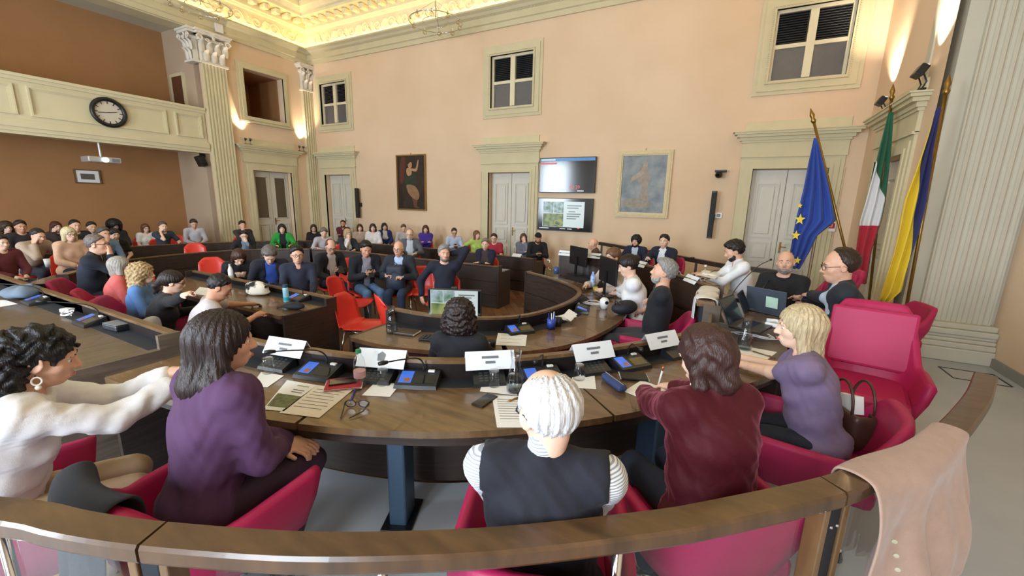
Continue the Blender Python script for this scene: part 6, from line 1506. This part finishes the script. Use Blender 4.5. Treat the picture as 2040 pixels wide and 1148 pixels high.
# desk on the left
r = lathe_thing('water_bottle', 'slim blue and white bottle on the left desk', 'bottle', [(.0, .0), (.028, .0), (.030, .02), (.030, .15), (.026, .17), (0, .172)], 571, 602, ZB, mat('bottle_turq', (150, 200, 220), rough=.3)); obj('cap', MB().lathe([(0, .168), (.027, .168), (.027, .20), (0, .20)], n=14), mat('cap_teal', (30, 70, 90), rough=.4), r); obj('band', MB().lathe([(.0305, .02), (.031, .06)], n=16), mat('band_turq', (40, 170, 190), rough=.4), r)
r = lathe_thing('water_bottle', 'white bottle beside the black and white handbag', 'bottle', [(.0, .0), (.030, .0), (.032, .02), (.032, .13), (.018, .17), (.014, .19), (0, .19)], 461, 556, ZB, WHITEPL); obj('cap', MB().lathe([(0, .185), (.016, .185), (.016, .215), (0, .215)], n=12), SILV, r)
r = lathe_thing('cup', 'white travel cup beside the hunched person', 'cup', [(.0, .0), (.03, .0), (.04, .12), (.037, .12), (.027, .01), (0, .01)], 96, 532, .563, WHITEPL); obj('lid', MB().lathe([(0, .118), (.042, .118), (.04, .135), (0, .135)], n=16), WHITEPL, r)
# soft bags and coats
def soft(name, lab, cat, sd, m, loc, rz=0., h=.012, disp=None, part='body', sc=1.):
    r = thing(name, lab, cat, loc, rz); obj(part, sd.mesh(part, h, (), disp), m, r); r.scale = (sc,)*3; return r
s = SD().el((0, 0, .075), (.17, .09, .085)).el((0, 0, .03), (.18, .10, .035), k=.03)
HB = mat('cow_print', (226, 220, 206), rough=.7, var=.9, vscale=7, rgb2=(24, 24, 28)); HB.node_tree.nodes['Color Ramp'].color_ramp.elements[0].position = .44; HB.node_tree.nodes['Color Ramp'].color_ramp.elements[1].position = .50
r = soft('handbag', 'black and white patterned handbag on the left desk', 'handbag', s, HB, atz(513, 586, ZB), .15, disp=folds(.006, 30)); obj('zip', MB().tube([(-.14, 0, .13), (0, 0, .162), (.14, 0, .13)], .006, 6), BLACKM, r)
s = SD().el((0, 0, .03), (.13, .06, .03)).el((.05, 0, .045), (.07, .045, .03), k=.03); r = soft('pouch', 'black pouch with a strap on the left desk', 'pouch', s, DKBLUE, atz(584, 616, ZB), .3); obj('strap', MB().tube([(-.12, 0, .02), (-.17, -.02, .008), (-.2, .01, .008)], .008, 6), BLACKM, r)
s = SD().el((0, 0, .06), (.20, .12, .06)).el((.10, .03, .08), (.10, .09, .05), k=.04).el((-.12, -.02, .04), (.14, .10, .045), k=.04); r = soft('folded_jacket', 'grey jacket heaped on the left desk', 'jacket', s, cloth((104, 118, 134)), atz(45, 594, ZA), .1, .012, folds(.012, 22)); obj('collar', MB().tube([(-.1, .05, .10), (.02, .08, .125), (.12, .04, .115)], .016, 8), cloth((88, 102, 118)), r, smooth=True)
s = SD().el((0, 0, .07), (.15, .10, .07)).el((.02, .0, .10), (.11, .07, .05), k=.03); r = soft('bag', 'black soft bag on the inner desk before the black tee', 'bag', s, DKBLUE, atz(1243, 626, ZB), .9, .012, folds(.005, 26)); obj('strap', MB().tube([(-.12, .02, .08), (-.13, .0, .16), (-.08, -.04, .12)], .010, 6), WOODD, r)
x, y, _ = atz(135, 622, ZA); r = thing('power_adapter', 'white power adapter on the grey-jacket desk', 'adapter', (x, y, ZA), .4); obj('body', MB().bev((0, 0, .018), (.09, .06, .034), .006), WHITEPL, r); obj('plug', MB().tube([(.045, 0, .018), (.07, 0, .018)], .006, 6), STEEL, r)
r = pxbox('document_box', 'flat dark box tilted at the end of the grey-jacket desk', 'box', 240, 655, ZA, (.20, .14, .05), .1, UNITM, .012); obj('lid_edge', MB().box((0, -.0, .052), (.19, .13, .004)), GREYPL, r)
# laptops
def laptop(lab, px, py, z, rz, ang=100, w=.33, tilt_m=BLACKM):
    x, y, _ = atz(px, py, z); r = thing('laptop', lab, 'laptop', (x, y, z), rz); a = math.radians(ang-90)
    obj('base', MB().bev((0, 0, .009), (w, .23, .016), .004), tilt_m, r); obj('keyboard', MB().box((0, .02, .0175), (w-.04, .10, .001)), SCRB, r)
    hinge = Vector((0, .115, .017)); L = .22; R3 = Matrix.Rotation(-a, 3, 'X'); c = hinge+R3 @ Vector((0, 0, L/2)); obj('lid', MB().bev(tuple(c), (w, .008, L), .003, R=R3), tilt_m, r); c2 = c+R3 @ Vector((0, -.0055, 0)); obj('display', MB().box(tuple(c2), (w-.02, .001, L-.02), R=R3), SCRB, r); return r
laptop('black laptop open before the wavy grey hair', 655, 492, .566, math.radians(-138)+math.pi*0, 105)
laptop('black laptop open before the beige jumper', 118, 522, .565, math.radians(-75), 105)
l = laptop('grey laptop with a green note on its lid', 1536, 622, .862, math.radians(150), 100, .34, mat('laptop_slate', (66, 74, 86), rough=.4)); obj('green_note', MB().box((-.06, .127+.02, .12), (.10, .002, .10), R=Matrix.Rotation(-.17, 3, 'X')), mat('note_green', (176, 208, 190), rough=.7), l)
laptop('black laptop leaning open on the presiding desk', 1496, 652, .862, math.radians(70), 118, .32)
r = thing('tablet', 'tablet propped up on the presiding desk', 'tablet', atz(1478, 622, .862), math.radians(80)); R3 = Matrix.Rotation(-.45, 3, 'X'); obj('case', MB().bev((0, 0, .10), (.26, .012, .19), .004, R=R3), BLACKM, r); obj('display', MB().box((0, -.0075, .10), (.24, .001, .17), R=R3), SCRB, r)
r = pxbox('telephone', 'white desk telephone on the presiding desk', 'telephone', 1548, 650, .862, (.16, .14, .035), 1.2, WHITEPL, .01); obj('handset', MB().tube([(-.06, -.06, .045), (-.055, 0, .058), (-.06, .06, .045)], [.018, .012, .018], 8), WHITEPL, r, smooth=True)
def stalk(lab, base, tip, zb, zt):
    a = Vector(atz(*base, zb)); d_ = _ray(*tip); t = (zt-CH)/d_[2]; b = Vector((d_[0]*t, d_[1]*t, zt)); r = thing('stalk_microphone', lab, 'microphone', tuple(a)); v = b-a
    obj('base', MB().bev((0, 0, .015), (.12, .10, .03), .006), UNITM, r); obj('gooseneck', MB().tube(spline([(0, 0, .03), (v.x*.15, v.y*.15, .03+.5*(v.z-.03)), (v.x*.6, v.y*.6, v.z*.95), tuple(v)], 6), .005, 6), UNITM, r, smooth=True); u = Vector((v.x, v.y, .05)).normalized(); obj('microphone_head', MB().tube([v, v+u*.03, v+u*.055], [.010, .014, .010], 10), BLACKM, r, smooth=True)
stalk('gooseneck microphone rising before the bald bearded person', (1450, 612), (1535, 518), .862, 1.16); stalk('gooseneck microphone pointing at the dark suit', (1500, 618), (1572, 523), .862, 1.13); stalk('gooseneck microphone beside the navy suits', (1320, 540), (1376, 514), .85, 1.10); stalk('gooseneck microphone before the curly-haired person in navy', (1275, 524), (1310, 500), .85, 1.12); stalk('gooseneck microphone before the paper of the white shirt', (1395, 565), (1440, 538), .85, 1.02)
# ------------------------------------------------------------------ empty chairs
def pxpink(lab, px, py, z, rzdeg, high=False, fz=0.):
    x, y, _ = atz(px, py, z); return pink(x, y, math.radians(rzdeg), lab, fz, high)
pxpink('empty pink armchair tucked under the inner desk', 740, 690, .68, 8, fz=FL)
def backpink(lab, px, py, z, a, fz):
    x, y, _ = atz(px, py, z); t = math.radians(a); return pink(x-math.sin(t)*.34, y+math.cos(t)*.34, t, lab, fz)
pink(-.79, 3.33, math.radians(58), 'empty pink armchair with a black coat over its back', FL)
pink(-1.17, 2.82, math.radians(52), 'empty pink armchair beside the coat-hung chair', FL)
pink(.99, 3.60, math.radians(168), 'large empty pink armchair beside the dark suit', .12, True)
pxpink('tall pink armchair between the bald head and dark suit', 1622, 552, 1.0, 110, True, .12)
pxpink('pink armchair standing before the stone pilaster', 1768, 600, .82, 100, False, .0)
for lab, px, py, rz in (('empty red chair with its back to the handbag desk', 700, 606, -70), ('empty orange-red chair at the end of the handbag desk', 724, 652, -75), ('empty red chair facing away behind the carafe', 800, 646, -30), ('empty red chair beside the arm-behind-head person', 842, 582, -140), ('empty red chair beside the bowed brown head', 430, 560, -110), ('empty red chair between the jeans and navy blazer', 704, 560, -120)):
    x, y, _ = atz(px, py, .33); red(x, y, math.radians(rz), lab)
for lab, px, py in (('empty red chair in the gap left of the green jacket', 390, 492), ('empty red chair behind the front row under the gallery', 270, 535), ('empty red chair by the charcoal tee', 356, 474)):
    x, y, _ = atz(px, py, .66); red(x, y, math.radians(-110), lab)

# ------------------------------------------------------------------ draped coats and bags
def drape(lab, name, top, nrm_, front, back, m, cat='coat', amp=.02, rim=.05, flare=.1, seed=0., parent_z=0., nb=18, uneven=.06):
    """cloth hung over an edge: `top` runs along the edge, nrm_(i) points to the side where most of it hangs"""
    c = Vector(top[len(top)//2]); mb = MB(); n = len(top)
    prof = [('b', v) for v in np.linspace(1, .12, 6)]+[('t', v) for v in np.linspace(-1, 1, 5)]+[('f', v) for v in np.linspace(.06, 1, nb)]
    for k, v in prof:
        for i, p in enumerate(top):
            p = Vector(p); a = Vector(nrm_(i)); u = i/(n-1); w_ = math.sin(u*17+seed)*.6+math.sin(u*29+seed*2)*.45; w_ = math.copysign(abs(w_)**.7, w_)
            if k == 't': q = p+a*(rim*v)+Vector((0, 0, .012*(1-v*v)))
            elif k == 'f': L = front*(1+uneven*math.sin(u*5+seed)); q = p+a*(rim+.008+flare*v*.5+amp*w_*v+amp*.4*math.sin(v*7+u*4))+Vector((0, 0, -L*v))+(p-c)*(.12*v)
            else: q = p-a*(rim+.008+amp*.4*w_*v)+Vector((0, 0, -back*v))
            mb.v.append(tuple(q-c))
    N_ = len(prof); mb.f = [(j*n+i, j*n+i+1, (j+1)*n+i+1, (j+1)*n+i) for j in range(N_-1) for i in range(n-1)]
    r = thing(name, lab, cat, tuple(c)); o = obj('cloth', mb, m, r, smooth=True); so = o.modifiers.new('t', 'SOLIDIFY'); so.thickness = .010; so.offset = 1; su = o.modifiers.new('s', 'SUBSURF'); su.levels = 1; su.render_levels = 1
    return r
COATB = mat('beige_wool', (176, 146, 130), rough=.85, var=.1, vscale=20, bump=.2, bscale=200, sheen=.2)
seg = pts_at(secs[2], np.linspace(.06, .46, 44)); top = [(q.x, q.y, RZ+.004) for q, g in seg]; nn_ = [(g.y, -g.x, 0) for q, g in seg]
r = drape('beige wool coat slung over the end of the railing', 'coat', top, lambda i: nn_[i], .58, .16, COATB, amp=.040, rim=.058, flare=.12, seed=1.2)
q, g = seg[5]; c = Vector(r.location); n0 = Vector((g.y, -g.x, 0))
for k in range(3): p = Vector((q.x, q.y, RZ-.20-.045*k))+n0*(.11+.012*k)-c; obj('button', MB().lathe([(0, 0), (.008, 0), (.008, .004), (0, .005)], tuple(p), 10, Matrix.Rotation(math.pi/2, 3, 'X')), mat('horn_button', (180, 176, 150), rough=.4), r)
def chair_frame(px_label):
    for o_ in COL.objects:
        if o_.get('label') == px_label and o_.name.startswith('armchair'): return o_.location.copy(), o_.rotation_euler[2]
def over_chair(lab, name, chair_label, x0, x1, front, m, cat='coat', zt=.828, amp=.016, back=.22):
    loc, a = chair_frame(chair_label); R3 = Matrix.Rotation(a, 3, 'Z'); pts = [loc+R3 @ Vector((x0+(x1-x0)*i/15, -.352+.10*abs((x0+(x1-x0)*i/15)/.3)**2.2, zt)) for i in range(16)]
    d = R3 @ Vector((0, -1, 0)); return drape(lab, name, [tuple(p) for p in pts], lambda i: tuple(d), front, back, m, cat, amp, .042, .06, seed=2.)
over_chair('black coat hanging over the chair of the burgundy blazer', 'coat', 'pink armchair with a black coat over its back', -.22, .16, .50, cloth((30, 32, 40)))
over_chair('black leather coat hanging on an empty armchair', 'coat', 'empty pink armchair with a black coat over its back', -.22, .20, .36, mat('black_leather', (30, 30, 32), rough=.35, bump=.1, bscale=60))
over_chair('pale denim jacket hanging behind the grey tee', 'jacket', 'pink armchair with a pale denim jacket over it', -.20, .20, .36, cloth((176, 176, 176)), 'jacket', amp=.006, back=.3)
drape('white cloth draped over the rim of the presiding desk', 'white_cloth', [(-.10+.012*math.sin(i), 4.50-.045*i, 1.003) for i in range(15)], lambda i: (1, 0, 0), .13, .26, cloth((232, 228, 228)), 'cloth', .006, .075, .01)
# backpack on a lap
def in_person(label, p):
    o_, O_, R_2, S_, J_, N_, H_, K_, sc_ = HEADS[label]; return o_.matrix_basis @ Vector(p), o_.rotation_euler[2], sc_
p, a, sc_ = in_person('person with a shaved head hugging a navy backpack', (.02, .26, .55))
NAVY = mat('navy_nylon', (34, 42, 62), rough=.6, bump=.1, bscale=80)
r = soft('backpack', 'navy backpack held upright on a lap', 'backpack', SD().bx((0, 0, .20), (.14, .085, .20), .06).el((0, .06, .13), (.11, .05, .11), k=.03), NAVY, tuple(p), a, .014); obj('zip', MB().tube([(-.11, .088, .25), (0, .098, .31), (.11, .088, .25)], .005, 6), BLACKM, r); obj('handle', MB().tube([(-.04, 0, .395), (0, 0, .43), (.04, 0, .395)], .008, 6), BLACKM, r)
# phones in hands
for lab, who, pt in (('phone in the hands of the navy blazer', 'person with black hair in a navy blazer looking at a phone', (0, .36, .82)), ('phone in the hands of the black blazer', 'person with a bald crown in a black blazer and jeans', (-.05, .37, .82)), ('phone in the hands of the black cap', 'person in a black hoodie and black cap looking at a phone', (0, .36, .82)), ('phone in the hands of the light blue shirt', 'person in a light blue shirt reading a phone by the wall', (0, .36, .82))):
    p, a, sc_ = in_person(who, pt); r = thing('phone', lab, 'phone', tuple(p), a); R3 = Matrix.Rotation(.7, 3, 'X'); obj('case', MB().bev((0, 0, 0), (.072, .009, .145), .003, R=R3), BLACKM, r); obj('display', MB().box((0, -.0055, 0), (.064, .001, .135), R=R3), SCRB, r)
# handbag on the blonde person's chair
loc, a = chair_frame('pink armchair with a brown handbag behind the blonde person'); x, y, _ = atz(1690, 838, .60)
BROWNL = mat('brown_leather', (72, 46, 36), rough=.4, bump=.08, bscale=120)
r = soft('handbag', 'brown leather handbag with looped handles in the armchair', 'handbag', SD().bx((0, 0, .09), (.15, .07, .11), .04).bx((0, 0, .19), (.125, .045, .06), .02, op='s', k=.01), BROWNL, (x, y, .50), 1.9, .011)
for s_ in (-1, 1): obj('handle', MB().tube([(.10*math.cos(t)*1.0, s_*.055, .18+.17*math.sin(t)) for t in np.linspace(0, math.pi, 14)], .0075, 8), BROWNL, r, smooth=True)
obj('paper_inside', MB().box((.02, 0, .20), (.16, .05, .10), R=Matrix.Rotation(.3, 3, 'Y')), WHITEP, r)
# pen in the writing hand, earrings, collar, bracelet
p4_ = Vector(atz(1311, 770, .775)); p4b = p4_+Vector((.02, -.02, .135)); r = thing('pen', 'white and copper pen in the writing hand', 'pen', tuple(p4_)); obj('barrel', MB().tube([(0, 0, 0), tuple((p4b-p4_)*.8)], .0055, 8), WHITEPL, r, smooth=True); obj('pen_end', MB().tube([tuple((p4b-p4_)*.8), tuple(p4b-p4_)], .006, 8), mat('copper', (190, 110, 80), rough=.3, metal=.8), r, smooth=True)
for lab in ('person in a white blouse with long dark curls and pearl earrings', 'person in a dark red velvet jacket writing with a pen'):
    o_, O_, R_2, *_r = HEADS[lab]
    for s_ in (-1, 1):
        c = O_+R_2 @ V3(s_*.084, .0, -.052); e = obj('earring', MB().tube([tuple(c+V3(0, .014*math.cos(t), -.016+.016*math.sin(t))) for t in np.linspace(0, 6.283, 15)[:-1]], .0035, 6, closed=True), mat('pearl', (232, 226, 214), rough=.2), o_, smooth=True); obj('pearl_drop', MB().ball(tuple(c+V3(0, 0, -.043)), .010, 10, 7), mat('pearl', (232, 226, 214), rough=.2), e, smooth=True)
